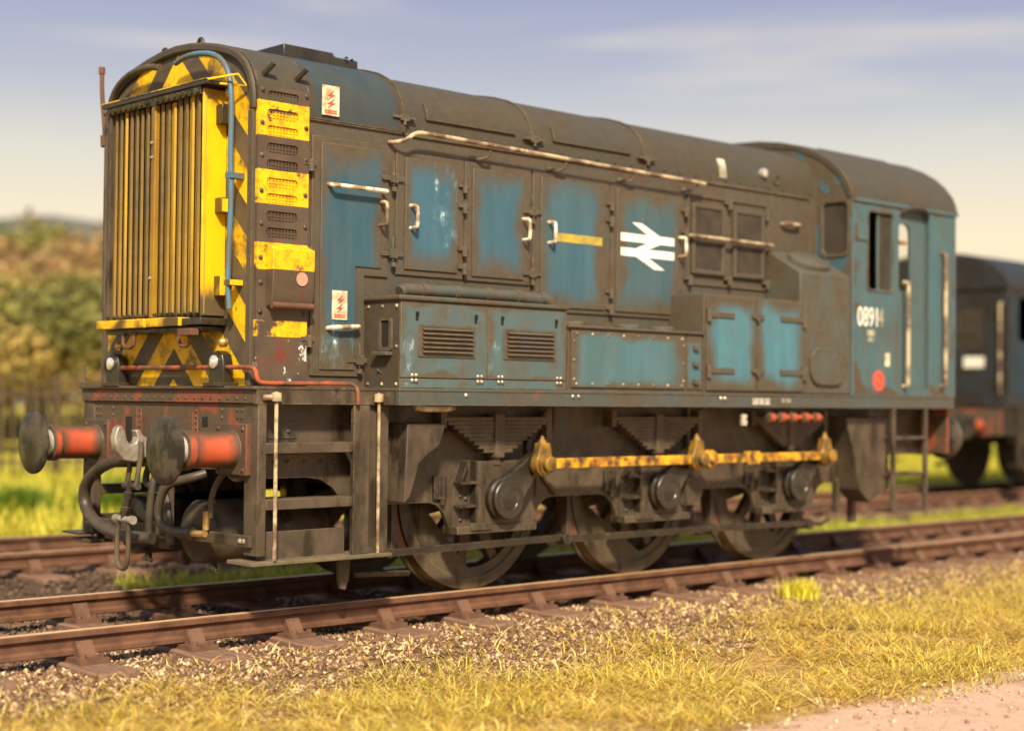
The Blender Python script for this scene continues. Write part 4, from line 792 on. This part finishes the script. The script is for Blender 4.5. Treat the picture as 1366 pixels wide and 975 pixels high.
part(MB().box(-.035, -.0065, -1.08, 1.06, .455, .53), 'cross_bar', 'under', bevel=.004)
rivets([(-.036, y, .492) for y in (-1.02, -.98, .98)], (-1, 0, 0), .02, 'steel')
part(MB().box(-.10, .10, .98, 1.24, .40, .415), 'far_tread', 'under2')
# frames, axles, wheels
AXL = [2.15, 3.9026, 5.6552]
fr = [(.062, 1.4515), (.062, .88), (.48, .88), (.60, .865), (.70, .81), (.78, .72), (.83, .675)]
for a in AXL: fr += [(a-.60, .675), (a-.53, .655), (a-.47, .60), (a-.43, .53), (a-.41, .455), (a+.41, .455), (a+.43, .53), (a+.47, .60), (a+.53, .655), (a+.60, .675)]
fr += [(6.45, .675), (6.75, .78), (7.0, .90), (7.80, .92), (7.80, 1.4515)]
for s in (-1, 1): part(MB().plate(fr, [rrect(a-.13, a+.13, .44+.02, .9, .05) for a in ()], 'y', s*.96, s*.925), 'frame_plate', 'under')
part(MB().box(1.05, 7.7, -.56, .56, .80, 1.45), 'underframe_block', 'dark')
part(MB().box(.10, 1.05, -.90, .90, 1.02, 1.45), 'underframe_block', 'dark')
m = MB()
for z, x0, x1 in ((1.185, .08, .40), (.985, .08, .40)): m.box(x0, x1, -.968, -.961, z-.045, z+.045)
part(m, 'patch_plate', 'under')
rivets([(x, -.969, z) for z in (1.185, .985) for x in (.12, .22, .33)]+[(x, -.961, .98) for x in (.47, .60, .72)], (0, -1, 0), .018, 'under')
wheels = []
for i, a in enumerate(AXL):
    for s in (-1, 1):
        y = s*.738
        w = part(MB().lathe([(s*0, .60), (s*0, .672), (s*-.006, .685), (s*-.10, .690), (s*-.112, .712), (s*-.135, .712), (s*-.14, .69), (s*-.14, .60), (0, .60)], (a, y, .688), 'y', 72), 'wheel', 'wheel')
        rm = MB().lathe([(s*-.012, .53), (s*-.012, .598), (s*-.12, .598), (s*-.12, .53), (s*-.012, .53)], (a, y, .688), 'y', 56); part(rm, 'rim', 'wheel', w)
        part(MB().lathe([(s*.015, 0), (s*.015, .10), (s*.0, .15), (s*-.13, .15), (s*-.13, 0)], (a, y, .688), 'y', 24), 'wheel_hub', 'wheel', w)
        part(MB().lathe([(s*-.02, .6865), (s*-.095, .6915)], (a, y, .688), 'y', 72, caps=False), 'tread_band', 'tread', w)
        for k in range(10):
            t = 2*math.pi*(k+.3)/10; c_, s2 = math.cos(t), math.sin(t); p0, p1 = .13, .545; q = lambda r_, h_: (a+c_*r_-s2*h_, .688+s2*r_+c_*h_)
            part(MB().prism([q(p0, -.055), q(p1, -.035), q(p1, .035), q(p0, .055)], 'y', y-s*.03, y-s*.095), 'spoke', 'wheel', w)
        t0, t1 = R(178+14*i), R(268+14*i); arcp = [(a+.528*math.cos(t0+(t1-t0)*k/14), .688+.528*math.sin(t0+(t1-t0)*k/14)) for k in range(15)]
        part(MB().prism(arcp, 'y', y-s*.012, y-s*.10), 'balance_weight', 'wheel', w)
    part(MB().cyl((a, -.95, .688), (a, .95, .688), .09, 16), 'axle', 'under2')
# running gear on the visible side: built for the first axle, copied to the others
a = AXL[0]; gear = []
def gp(mb, name, mat, **k): o = part(mb, name, mat, **k); gear.append(o); return o
sp = MB()
for k in range(9):
    hl = .53-.049*k; z = 1.262-.0285*k; sp.box(a-.04-hl, a-.04+hl, -1.07, -.975, z-.0125, z+.0125)
gp(sp, 'leaf_spring', 'under')
gp(MB().box(a-.085, a+.005, -1.085, -.97, .985, 1.30).box(a-.07, a-.01, -1.06, -.99, .93, .985), 'spring_buckle', 'under', bevel=.004)
for d in (-.56, .48): gp(MB().box(a+d-.025, a+d+.025, -1.065, -.962, .98 if d > 0 else 1.2, 1.33), 'spring_hanger', 'under')
gp(MB().box(a-.22, a+.22, -1.05, -.961, .50, .96), 'axle_box', 'under', bevel=.008)
hg = gp(MB().prism([(a-.40, .47), (a-.40, .80), (a-.33, .965), (a-.23, .965), (a-.23, .47)], 'y', -.985, -.961), 'horn_guide', 'under')
part(MB().prism([(a-.40, .80), (a-.33, .965), (a-.315, .965), (a-.385, .80)], 'y', -1.06, -.986).box(a-.40, a-.23, -1.07, -.986, .80, .815).box(a-.40, a-.23, -1.07, -.986, .635, .65).box(a-.245, a-.225, -1.06, -.986, .47, .965), 'web', 'under2', hg)
rivets([(a-.33, -.986, z) for z in (.90, .86, .76, .71, .60, .54)]+[(a-.28, -.986, z) for z in (.92, .73, .69)], (0, -1, 0), .018, 'under2', hg, 'bolts')
gp(MB().box(a-.42, a+.36, -1.06, -.90, .445, .50).box(a-.30, a-.1, -1.075, -.961, .47, .52), 'horn_stay', 'under', bevel=.004)
gp(MB().box(a+.23, a+.40, -.985, -.961, .47, .93), 'horn_guide', 'under')
PX, PZ = .288, .248
hub = gp(MB().lathe([(0, .155), (-.05, .155), (-.06, .142), (-.10, .142), (-.106, .136), (-.106, .085), (-.10, .08), (-.104, .07), (-.104, .0)], (a, -1.045, .688), 'y', 36), 'crank_hub', 'under2')
L_ = math.hypot(PX, PZ); ux, uz = PX/L_, PZ/L_; q = lambda r_, h_: (a+ux*r_-uz*h_, .688+uz*r_+ux*h_)
gp(MB().prism([q(.0, -.142), q(.12, -.125), q(.30, -.085), q(L_+.02, -.083), q(L_+.07, -.055), q(L_+.085, 0), q(L_+.07, .055), q(L_+.02, .083), q(.30, .085), q(.12, .125), q(0, .142)], 'y', -1.052, -1.118), 'crank_arm', 'under2', bevel=.012)
bh = gp(MB().box(a-.80, a-.76, -.79, -.73, .30, 1.0), 'brake_hanger', 'under')
part(MB().prism([(a-.688*math.cos(R(t))-.012*0-.03, .688-.0+.688*math.sin(R(t))*1.0) for t in lsp(-32, 12, 8)]+[(a-.76*math.cos(R(t))-.03, .688+.76*math.sin(R(t))) for t in lsp(12, -32, 8)], 'y', -.745, -.65), 'brake_block', 'brown', bh)
gp(MB().box(a-.58, a-.53, -.99, -.961, .70, .86).cyl((a-.50, -.985, .70), (a-.50, -.985, .86), .03, 8).cyl((a-.50, -.985, .66), (a-.50, -.985, .70), .02, 8), 'spring_bracket', 'under2')
for d in (AXL[1]-a, AXL[2]-a):
    for o in gear: ctree(o, loco, (d, 0, 0))
# coupling rods
pz = .688+PZ; p1, p2, p3 = (AXL[i]+PX for i in range(3))
rod = part(MB().box(p1+.03, p2-.03, -1.205, -1.165, pz-.038, pz+.038), 'coupling_rod', 'rod', bevel=.006)
def bigend(px, parent, mat='rodend'):
    pr = [(px+.092*math.cos(R(t)), pz+.092*math.sin(R(t))) for t in lsp(140, 400, 22)]+[(px+.05, pz+.13), (px+.045, pz+.155), (px-.045, pz+.155), (px-.05, pz+.13)]
    e = part(MB().prism(pr, 'y', -1.222, -1.15), 'rod_end', mat, parent, bevel=.008)
    part(MB().lathe([(-.03, .075), (-.05, .075), (-.05, .055), (-.09, .058), (-.10, .045), (-.10, 0)], (px, -1.19, pz), 'y', 16), 'crank_pin', mat, parent)
    part(MB().cyl((px, -1.185, pz+.15), (px, -1.185, pz+.175), .03, 10).lathe([(0, .016), (.02, .016), (.035, .0)], (px, -1.185, pz+.175), 'z', 8), 'oil_cup', 'brass', parent)
bigend(p1, rod); bigend(p2, rod)
rod2 = part(MB().box(p2+.15, p3-.03, -1.205, -1.165, pz-.037, pz+.037).box(p2+.64, p2+.80, -1.212, -1.158, pz-.055, pz+.055), 'coupling_rod', 'rod', bevel=.006)
part(MB().lathe([(0, .075), (-.06, .075), (-.06, .045), (-.09, .045), (-.09, 0)], (p2+.165, -1.155, pz), 'y', 16).box(p2+.04, p2+.16, -1.20, -1.17, pz-.05, pz+.05), 'knuckle', 'rod', rod2, bevel=.004)
bigend(p3, rod2)
part(MB().box(p2+.03, p2+.20, -1.06, -.961, .56, .78).lathe([(0, .055), (-.012, .055), (-.012, .03), (.02, .03)], (p2+.28, -.962, .66), 'y', 16), 'pipe_bracket', 'under')
# brake pull rods
for x0, x1, z0, z1 in ((1.06, 2.86, .345, .365), (2.90, 4.62, .350, .345), (4.66, 5.95, .345, .33)):
    part(MB().prism([(x0, z0-.026), (x1, z1-.026), (x1, z1+.026), (x0, z0+.026)], 'y', -1.01, -.985), 'brake_rod', 'under2', bevel=.003)
    part(MB().cyl((x1+.01, -.93, z1-.01), (x1+.01, -1.03, z1-.01), .045, 10).box(x1-.16, x1+.10, -.985, -.94, z1-.05, z1-.02), 'rod_joint', 'under2')
part(MB().tube([(.98, -.86, .20), (1.5, -.80, .17)], .02, 8), 'sand_pipe', 'under')
part(MB().tube([(5.95, -1.0, .33), (6.3, -.95, .30), (6.5, -.9, .45), (6.55, -.9, .6)], .02, 8, 1), 'sand_pipe', 'under')
# sandboxes and rear steps
part(MB().prism([(1.14, 1.235), (1.48, 1.235), (1.43, 1.09), (1.25, .97), (1.17, .74), (1.12, .70)], 'y', -1.21, -.962), 'sandbox', 'under', bevel=.008)
part(MB().prism([(6.25, 1.27), (6.93, 1.27), (6.93, .62), (6.62, .50), (6.45, .62), (6.40, .9)], 'y', -1.20, -.962), 'sandbox', 'under', bevel=.008)
part(MB().prism([(6.42, .70), (6.50, .78), (6.62, .80), (6.70, .74), (6.72, .30), (6.66, .30), (6.65, .68), (6.60, .73), (6.52, .71), (6.47, .65), (6.47, .40), (6.42, .40)], 'y', -.99, -.93), 'guard_iron', 'under')
ld = part(MB().box(6.795, 6.835, -1.34, -1.30, .41, 1.358).box(7.335, 7.375, -1.34, -1.30, .41, 1.358), 'cab_steps', 'under', bevel=.004)
for z in (1.085, .75, .415): part(MB().box(6.836, 7.334, -1.345, -1.14, z-.014, z+.014), 'step', 'under', ld, bevel=.003)
part(MB().tube([(6.86, -1.1, 1.05), (7.0, -1.1, .85), (7.1, -1.1, .7)], .025, 8), 'pipe', 'brown')
# fittings under the solebar
part(MB().tube([(1.15, -1.27, 1.345), (1.25, -1.28, 1.335), (1.42, -1.28, 1.335), (1.50, -1.27, 1.345)], .022, 8, 1), 'lamp_iron', 'rail_white')
fit = part(MB().cyl((4.99, -1.29, 1.275), (5.74, -1.29, 1.275), .022, 10), 'orange_pipe_fittings', 'orangepipe')
for x in (5.02, 5.17, 5.32, 5.5, 5.66): part(MB().lathe([(-.05, .022), (-.04, .045), (.03, .045), (.045, .022)], (x, -1.29, 1.275), 'x', 12), 'coupling_nut', 'orange', fit)
part(MB().lathe([(-.05, .0), (-.05, .03), (-.01, .035), (0, .02), (.01, .03), (.04, .03), (.045, 0)], (4.66, -1.29, 1.26), 'z', 10), 'valve_knob', 'bright')
part(MB().tube([(2.60, -1.1, 1.36), (2.60, -.99, 1.22), (2.56, -.98, 1.16), (2.50, -.98, 1.13), (2.48, -.98, 1.0), (2.78, -.98, .70)], .02, 8, 1), 'conduit', 'under')
part(MB().tube([(2.76, -.98, 1.36), (2.76, -.98, 1.18), (2.72, -.98, 1.14), (2.62, -.98, 1.12), (2.58, -.98, 1.06), (2.58, -.98, .68)], .022, 8, 1), 'conduit', 'under')
for x in (4.30, 4.48): part(MB().tube([(x, -1.0, 1.36), (x, -1.0, 1.0)], .02, 8), 'conduit', 'under')
part(MB().tube([(.94, -1.12, 1.60), (1.12, -1.31, 1.38)], .005, 5), 'cable', 'under')

# ------------------------------------------------------------------ second locomotive on the parallel track
P = l2 = empty('locomotive', (20.4, 4.5, 0), 'dark grimy locomotive on the parallel track behind the blue cab', 'locomotive')
E0, Y0 = 16.95, 4.5
sh = lambda pr: [(y+Y0, z) for y, z in pr]
part(MB().plate(sh([(-1.34, 1.476)]+cprof(0)+[(1.34, 1.476)]), [sh(rrect(-.90, -.42, 2.30, 2.95, .05)), sh(rrect(.42, .9, 2.30, 2.95, .05))], 'x', E0, E0+.04), 'cab_end', 'far_body')
for s in (-1, 1):
    part(MB().plate(rect(E0+.041, E0+1.7, 1.476, 3.239), [rrect(E0+.3, E0+.72, 2.4, 3.1, .04)], 'y', Y0+s*1.34, Y0+s*1.30), 'cab_side', 'far_blue')
    b = part(MB().box(E0-.045, E0-.001, Y0+s*.87-.17, Y0+s*.87+.17, .9, 1.24), 'buffer', 'red')
    part(MB().lathe([(-.045, .12), (-.36, .12), (-.36, .09), (-.46, .09)], (E0, Y0+s*.87, 1.07), 'x', 20), 'shank', 'orange', b)
    part(MB().lathe([(-.44, .07), (-.50, .2), (-.53, .218), (-.549, 0)], (E0, Y0+s*.87, 1.07), 'x', 24), 'head', 'head', b)
    part(MB().tube([(E0-.01, Y0+s*1.22, 3.0), (E0-.06, Y0+s*1.22, 2.98), (E0-.06, Y0+s*1.22, 1.55), (E0-.01, Y0+s*1.22, 1.52)], .02, 8), 'handrail', 'rail_white')
    part(MB().box(E0+.35, E0+.41, Y0+s*1.33, Y0+s*1.29, .4, 1.36).box(E0+.85, E0+.91, Y0+s*1.33, Y0+s*1.29, .4, 1.36).box(E0+.41, E0+.85, Y0+s*1.33, Y0+s*1.1, .42, .45).box(E0+.41, E0+.85, Y0+s*1.33, Y0+s*1.1, .8, .83), 'cab_steps', 'under2')
    part(MB().plate([(E0+.1, 1.45), (E0+.1, .9), (E0+.9, .9), (E0+1.2, .68), (E0+6.9, .68), (E0+7.6, .9), (E0+7.6, 1.45)], [], 'y', Y0+s*.96, Y0+s*.92), 'frame_plate', 'under2')
    for a in (2.2, 3.95, 5.7): part(MB().lathe([(s*.0, 0), (s*.0, .14), (s*-.02, .16), (s*-.03, .52), (0, .56), (0, .68), (s*-.12, .69), (s*-.12, .71), (s*-.14, .71), (s*-.14, 0)], (E0+a, Y0+s*.738, .688), 'y', 40), 'wheel', 'wheel')
    part(MB().box(E0+1.72, E0+7.6, Y0+s*.95, Y0+s*.92, 1.476, 3.25), 'hood_side', 'far_blue')
part(MB().prism(sh(cprof(.004)), 'x', E0-.04, E0+1.72), 'cab_roof', 'far_body')
part(MB().prism(sh(prof(0)), 'x', E0+1.721, E0+7.65), 'hood_roof', 'far_body')
part(MB().box(E0+7.60, E0+7.65, Y0-.92, Y0+.92, 1.476, 3.249), 'hood_front', 'yellow')
part(MB().box(E0-.03, E0+7.8, Y0-1.34, Y0+1.34, 1.37, 1.475), 'footplate', 'far_body')
part(MB().box(E0-.0, E0+.04, Y0-1.2, Y0+1.2, .92, 1.369), 'buffer_beam', 'red')
part(MB().box(E0+.4, E0+7.4, Y0-.55, Y0+.55, .75, 1.36), 'underframe_block', 'dark')
part(MB().box(E0+.05, E0+1.6, Y0-1.2, Y0+1.2, 1.477, 2.3), 'control_desk', 'dark')
part(MB().box(E0-.006, E0-.001, Y0-.92, Y0-.55, 1.98, 2.16), 'white_panel', 'decal_dim')
for y0, y1 in ((-.92, -.40), (.40, .92)): part(MB().box(E0+.015, E0+.022, Y0+y0, Y0+y1, 2.28, 2.97), 'pane', 'pane_light')  # pane colour stands in for daylight seen through this cab
part(MB().tube([(E0-.02, Y0-.35, 1.0), (E0-.12, Y0-.36, .95), (E0-.16, Y0-.4, .7), (E0-.14, Y0-.3, .45), (E0-.1, Y0-.1, .42)], .035, 8, 2), 'brake_hose', 'hose')

# ------------------------------------------------------------------ iron fence beyond the tracks
FY = 18.5; fz = float(gz(0, FY))
fe = empty('fence', (12, FY, fz), 'dark iron paling fence beyond the grass at the far left', 'fence')
pm = MB().box(-.03, .03, -.012, .012, 0, 1.95).prism([(-.03, 1.95), (.03, 1.95), (0, 2.12)], 'y', -.012, .012).mesh('paling', 'fence')
for k in range(118):
    x = .2+.225*k; o = bpy.data.objects.new('paling', pm); COL.objects.link(o); o.location = (x, FY, fz); o.rotation_euler = (0, random.uniform(-.012, .012), random.uniform(-.1, .1)); put(o, fe)
for z in (.35, 1.65): MB().box(0, 26.6, FY+.013, FY+.05, fz+z, fz+z+.06).build('fence_rail', 'fence', fe)
pm = MB().box(-.07, .07, .02, .16, -.2, 2.0).mesh('fence_post', 'fence')
for k in range(10):
    o = bpy.data.objects.new('fence_post', pm); COL.objects.link(o); o.location = (.1+2.9*k, FY+.04, fz); put(o, fe)

# ------------------------------------------------------------------ grass
def blades(name, x, y, L, lean, width, pal, label, zoff=0.0, curl=.35):
    n = len(x); a = rng.random(n)*2*math.pi; dx, dy = np.cos(a), np.sin(a)
    l = L[0]+(L[1]-L[0])*rng.random(n); t = np.radians(lean[0]+(lean[1]-lean[0])*rng.random(n)); w = width*(.6+.8*rng.random(n))
    z = gz(x, y)+zoff-.004; px, py = -dy, dx
    hx = dx*np.sin(t)*l*.5; hy = dy*np.sin(t)*l*.5; hz_ = np.cos(t)*l*.55+.006
    t2 = np.minimum(t+curl*(.4+rng.random(n)), 1.62); ex = hx+dx*np.sin(t2)*l*.5; ey = hy+dy*np.sin(t2)*l*.5; ez = np.maximum(hz_+np.cos(t2)*l*.5, .004)
    v = np.empty((n, 5, 3))
    for j, (ox, oy, oz, k) in enumerate(((0, 0, 0, 1), (0, 0, 0, -1), (hx, hy, hz_, .8), (hx, hy, hz_, -.8), (ex, ey, ez, 0))):
        v[:, j, 0] = x+ox+px*w*k*.5; v[:, j, 1] = y+oy+py*w*k*.5; v[:, j, 2] = z+oz
    f = np.array([(0, 1, 3), (0, 3, 2), (2, 3, 4)])[None]+np.arange(n)[:, None, None]*5
    pal = np.array(pal); c = pal[rng.integers(0, len(pal), n)]*(.75+.5*rng.random((n, 1))); c = np.repeat(c, 5, 0)
    o = bulk(name, v.reshape(-1, 3), 3, f.reshape(-1, 3), 'blade', c); return tag(o, label, 'grass', kind='stuff')
STRAW = [L3('fbe48e'), L3('f6da70'), L3('ecca58'), L3('dcb64c'), L3('f2da86'), L3('c8a048'), L3('dec65a'), L3('c0ac4a'), L3('a07c4a'), L3('8a6a42')]
GREEN = [L3('cab444'), L3('b8a83e'), L3('d8c050'), L3('a49c3e')]
n = 620000; x = -4.5+24*rng.random(n)**1.5; y = -4.75+3.35*rng.random(n)
k = in_view(x, y, .4); x, y = x[k], y[k]
edge = -1.60-.30*wob(x, y, .5, 2.0)-.25*np.clip((2.5-np.abs(x-1.6))/2.5, 0, 1)
pe = np.clip((edge-y)/.8, 0, 1)*np.clip((y+4.30+.12*wob(x, y, .9))/.3, 0, 1)
patchy = np.clip(.50+.6*wob(x, y, .8, .5)+.5*wob(x, y, .33, 3.3), .05, 1)
k = rng.random(len(x)) < pe*patchy*np.clip(1.15-.035*x, .35, 1); x, y = x[k], y[k]
blades('grass', x, y, (.08, .28), (64, 90), .0058, STRAW, 'dry yellow straw grass in the foreground beside the track')
n = 30000; x = -4.5+20*rng.random(n)**1.5; y = -4.5+2.7*rng.random(n); k = in_view(x, y, .4) & (wob(x, y, .7, 4.0) > .12); x, y = x[k], y[k]
blades('grass', x, y, (.06, .2), (35, 84), .0065, GREEN, 'greener short grass tufts growing through the foreground straw')
n = 9000; x = -3+18*rng.random(n); y = -2.3+1.2*rng.random(n); k = in_view(x, y, .4)
blades('grass', x[k], y[k], (.05, .16), (45, 88), .007, STRAW, 'thin stray straw stems lying on the pale ballast')
n = 26000; x = 1.2+24*rng.random(n); y = 2.0+.85*rng.random(n)+rng.normal(0, .1, n); k = in_view(x, y, .4) & (wob(x, y, .6, 1.0) > -.5)
blades('grass', x[k], y[k], (.06, .18), (5, 50), .013, [L3('b5ac3c'), L3('a2a034'), L3('c6ba4a'), L3('8f9430')], 'yellow green grass growing between the two tracks')
n = 60000; x = -2+45*rng.random(n); y = 6.2+14*rng.random(n)**1.3; k = in_view(x, y, .6)
blades('grass', x[k], y[k], (.12, .42), (5, 45), .03, [L3('c4b83a'), L3('b4ab34'), L3('d2c44c'), L3('9aa030'), L3('c6b246')], 'bright yellow green grass field behind the parallel track')
n = 520; x = 5.2+rng.normal(0, .085, n); y = -1.48+rng.normal(0, .06, n)
o = blades('grass_tuft', x, y, (.08, .2), (0, 38), .011, [L3('e0d23e'), L3('ece05a'), L3('c8bc38')], 'single bright yellow green grass tuft on the ballast'); del o['kind']; o['category'] = 'grass tuft'
for k_, (bx0, by0, sc) in enumerate(((5.2, 9.5, 1.0), (4.2, 10.8, .7))):
    n = 1500; x = bx0+rng.normal(0, .28*sc, n); y = by0+rng.normal(0, .28*sc, n)
    o = blades('weed_clump', x, y, (.25*sc, .75*sc), (0, 45), .035, [L3('6d8426'), L3('85962c'), L3('56701f')], ['larger dark green weed clump in the grass at far left', 'smaller dark green weed clump in the grass at far left'][k_]); del o['kind']; o['category'] = 'weed'

# ------------------------------------------------------------------ autumn trees
def crown(name, h, wdt, pal, n=6500):
    u = rng.random((n, 3)); lob = rng.integers(0, 14, n)
    cx = rng.normal(0, .30, (14, 3))*np.array([wdt, wdt, h*.30])+np.array([0, 0, h*.58]); cx[:, 2] = np.clip(cx[:, 2], h*.28, h*.86)
    d = rng.normal(0, 1, (n, 3)); d /= np.linalg.norm(d, axis=1, keepdims=True)
    c = cx[lob]+d*(wdt*.30*(.55+.5*u[:, :1]))
    s = .10+.12*u[:, 1]; a = rng.normal(0, 1, (n, 3)); a /= np.linalg.norm(a, axis=1, keepdims=True); b = np.cross(a, d); b /= np.linalg.norm(b, axis=1, keepdims=True)+1e-6
    v = np.stack([c+a*s[:, None], c+b*s[:, None]*.7, c-a*s[:, None], c-b*s[:, None]*.7], 1)
    f = np.arange(n*4).reshape(n, 4); lc = rng.random((14, 1))*.3+.85
    col = np.array(pal)[rng.integers(0, len(pal), n)]*lc[lob]*(.8+.4*rng.random((n, 1)))
    o = bulk(name, v.reshape(-1, 3), 2, f, 'leaf', np.repeat(col, 4, 0)); me = o.data; bpy.data.objects.remove(o)
    t = MB(); pts = [(0, 0, -.3), (.05, .02, h*.2), (-.03, .05, h*.45), (.02, 0, h*.75)]
    for i in range(3): t.cyl(pts[i], pts[i+1], (.17-.045*i)*h/7, 9, (.17-.045*(i+1))*h/7)
    for i in range(14):
        p = cx[i]; z0 = h*random.uniform(.2, .5); t.cyl((0, 0, z0), tuple(p), .055*h/7, 6, .015)
    return me, t.mesh('trunk', 'bark')
PAL = {'rust orange': [L3('9c7a50'), L3('a67f52'), L3('91754f'), L3('8c784c')], 'olive green': [L3('868040'), L3('908844'), L3('787a3e'), L3('988c48')], 'yellow brown': [L3('a48a4e'), L3('b09252'), L3('94834a'), L3('8c8046')], 'dark green': [L3('74743e'), L3('7c783e'), L3('867e44')]}
TM = {k: crown('crown', 7.5, 4.6, p) for k, p in PAL.items()}
tr = [(62.0, 48, .78, 'yellow brown'), (64.2, 58, 1.0, 'rust orange'), (60.4, 60, 1.0, 'rust orange'), (66.5, 50, .9, 'rust orange'), (63.2, 70, 1.22, 'rust orange'), (61.4, 76, 1.3, 'rust orange'), (59.0, 56, .85, 'yellow brown'),
      (65.3, 78, 1.32, 'yellow brown'), (64.6, 44, .62, 'yellow brown'), (61.2, 44, .70, 'dark green'), (57.6, 66, 1.0, 'rust orange'), (56.2, 58, .8, 'olive green'), (68.5, 60, 1.05, 'olive green'), (70.5, 52, .9, 'yellow brown'),
      (54.6, 70, .9, 'yellow brown'), (53, 62, .7, 'dark green'), (67.5, 82, 1.3, 'olive green'), (59.9, 86, 1.3, 'olive green'), (63.6, 90, 1.45, 'olive green'), (66.2, 64, .95, 'yellow brown'), (62.9, 55, .75, 'yellow brown'),
      (74, 62, 1.0, 'rust orange'), (77.5, 54, .9, 'dark green'), (81, 70, 1.15, 'dark green'), (48, 92, .75, 'rust orange'), (44, 100, .78, 'dark green')]
seen = {}; used = {}
def lab(far, kind, side, sc):
    b = '%s %s tree at the wood\'s %s beyond the fence' % (('tall ' if sc > 1.1 else 'low ' if sc < .82 else 'medium ')+far, kind, side)
    used[b] = used.get(b, 0)+1
    return b if used[b] == 1 else b.replace('tree at', 'tree half hidden at')
for az_, dist, sc, kind in tr:
    x, y = -5.65+dist*math.cos(R(az_)), -9.41+dist*math.sin(R(az_)); seen[kind] = seen.get(kind, 0)+1
    nth = seen[kind]
    side = 'far left end' if az_ > 71 else 'left end' if az_ > 63 else ('middle' if az_ > 59 else 'right end' if az_ > 50 else 'far right end'); far = 'near' if dist < 52 else ('mid-distance' if dist < 68 else 'far')
    t = empty('tree', (x, y, float(gz(x, y))-.1), lab(far, kind, side, sc), 'tree', 'trees of the wood beyond the fence', random.uniform(0, 6.28)); sc *= 1.06; t.scale = (sc, sc, sc*random.uniform(.92, 1.1))
    for nm, me in zip(('crown', 'trunk'), TM[kind]):
        o = bpy.data.objects.new(nm, me); COL.objects.link(o); o.parent = t
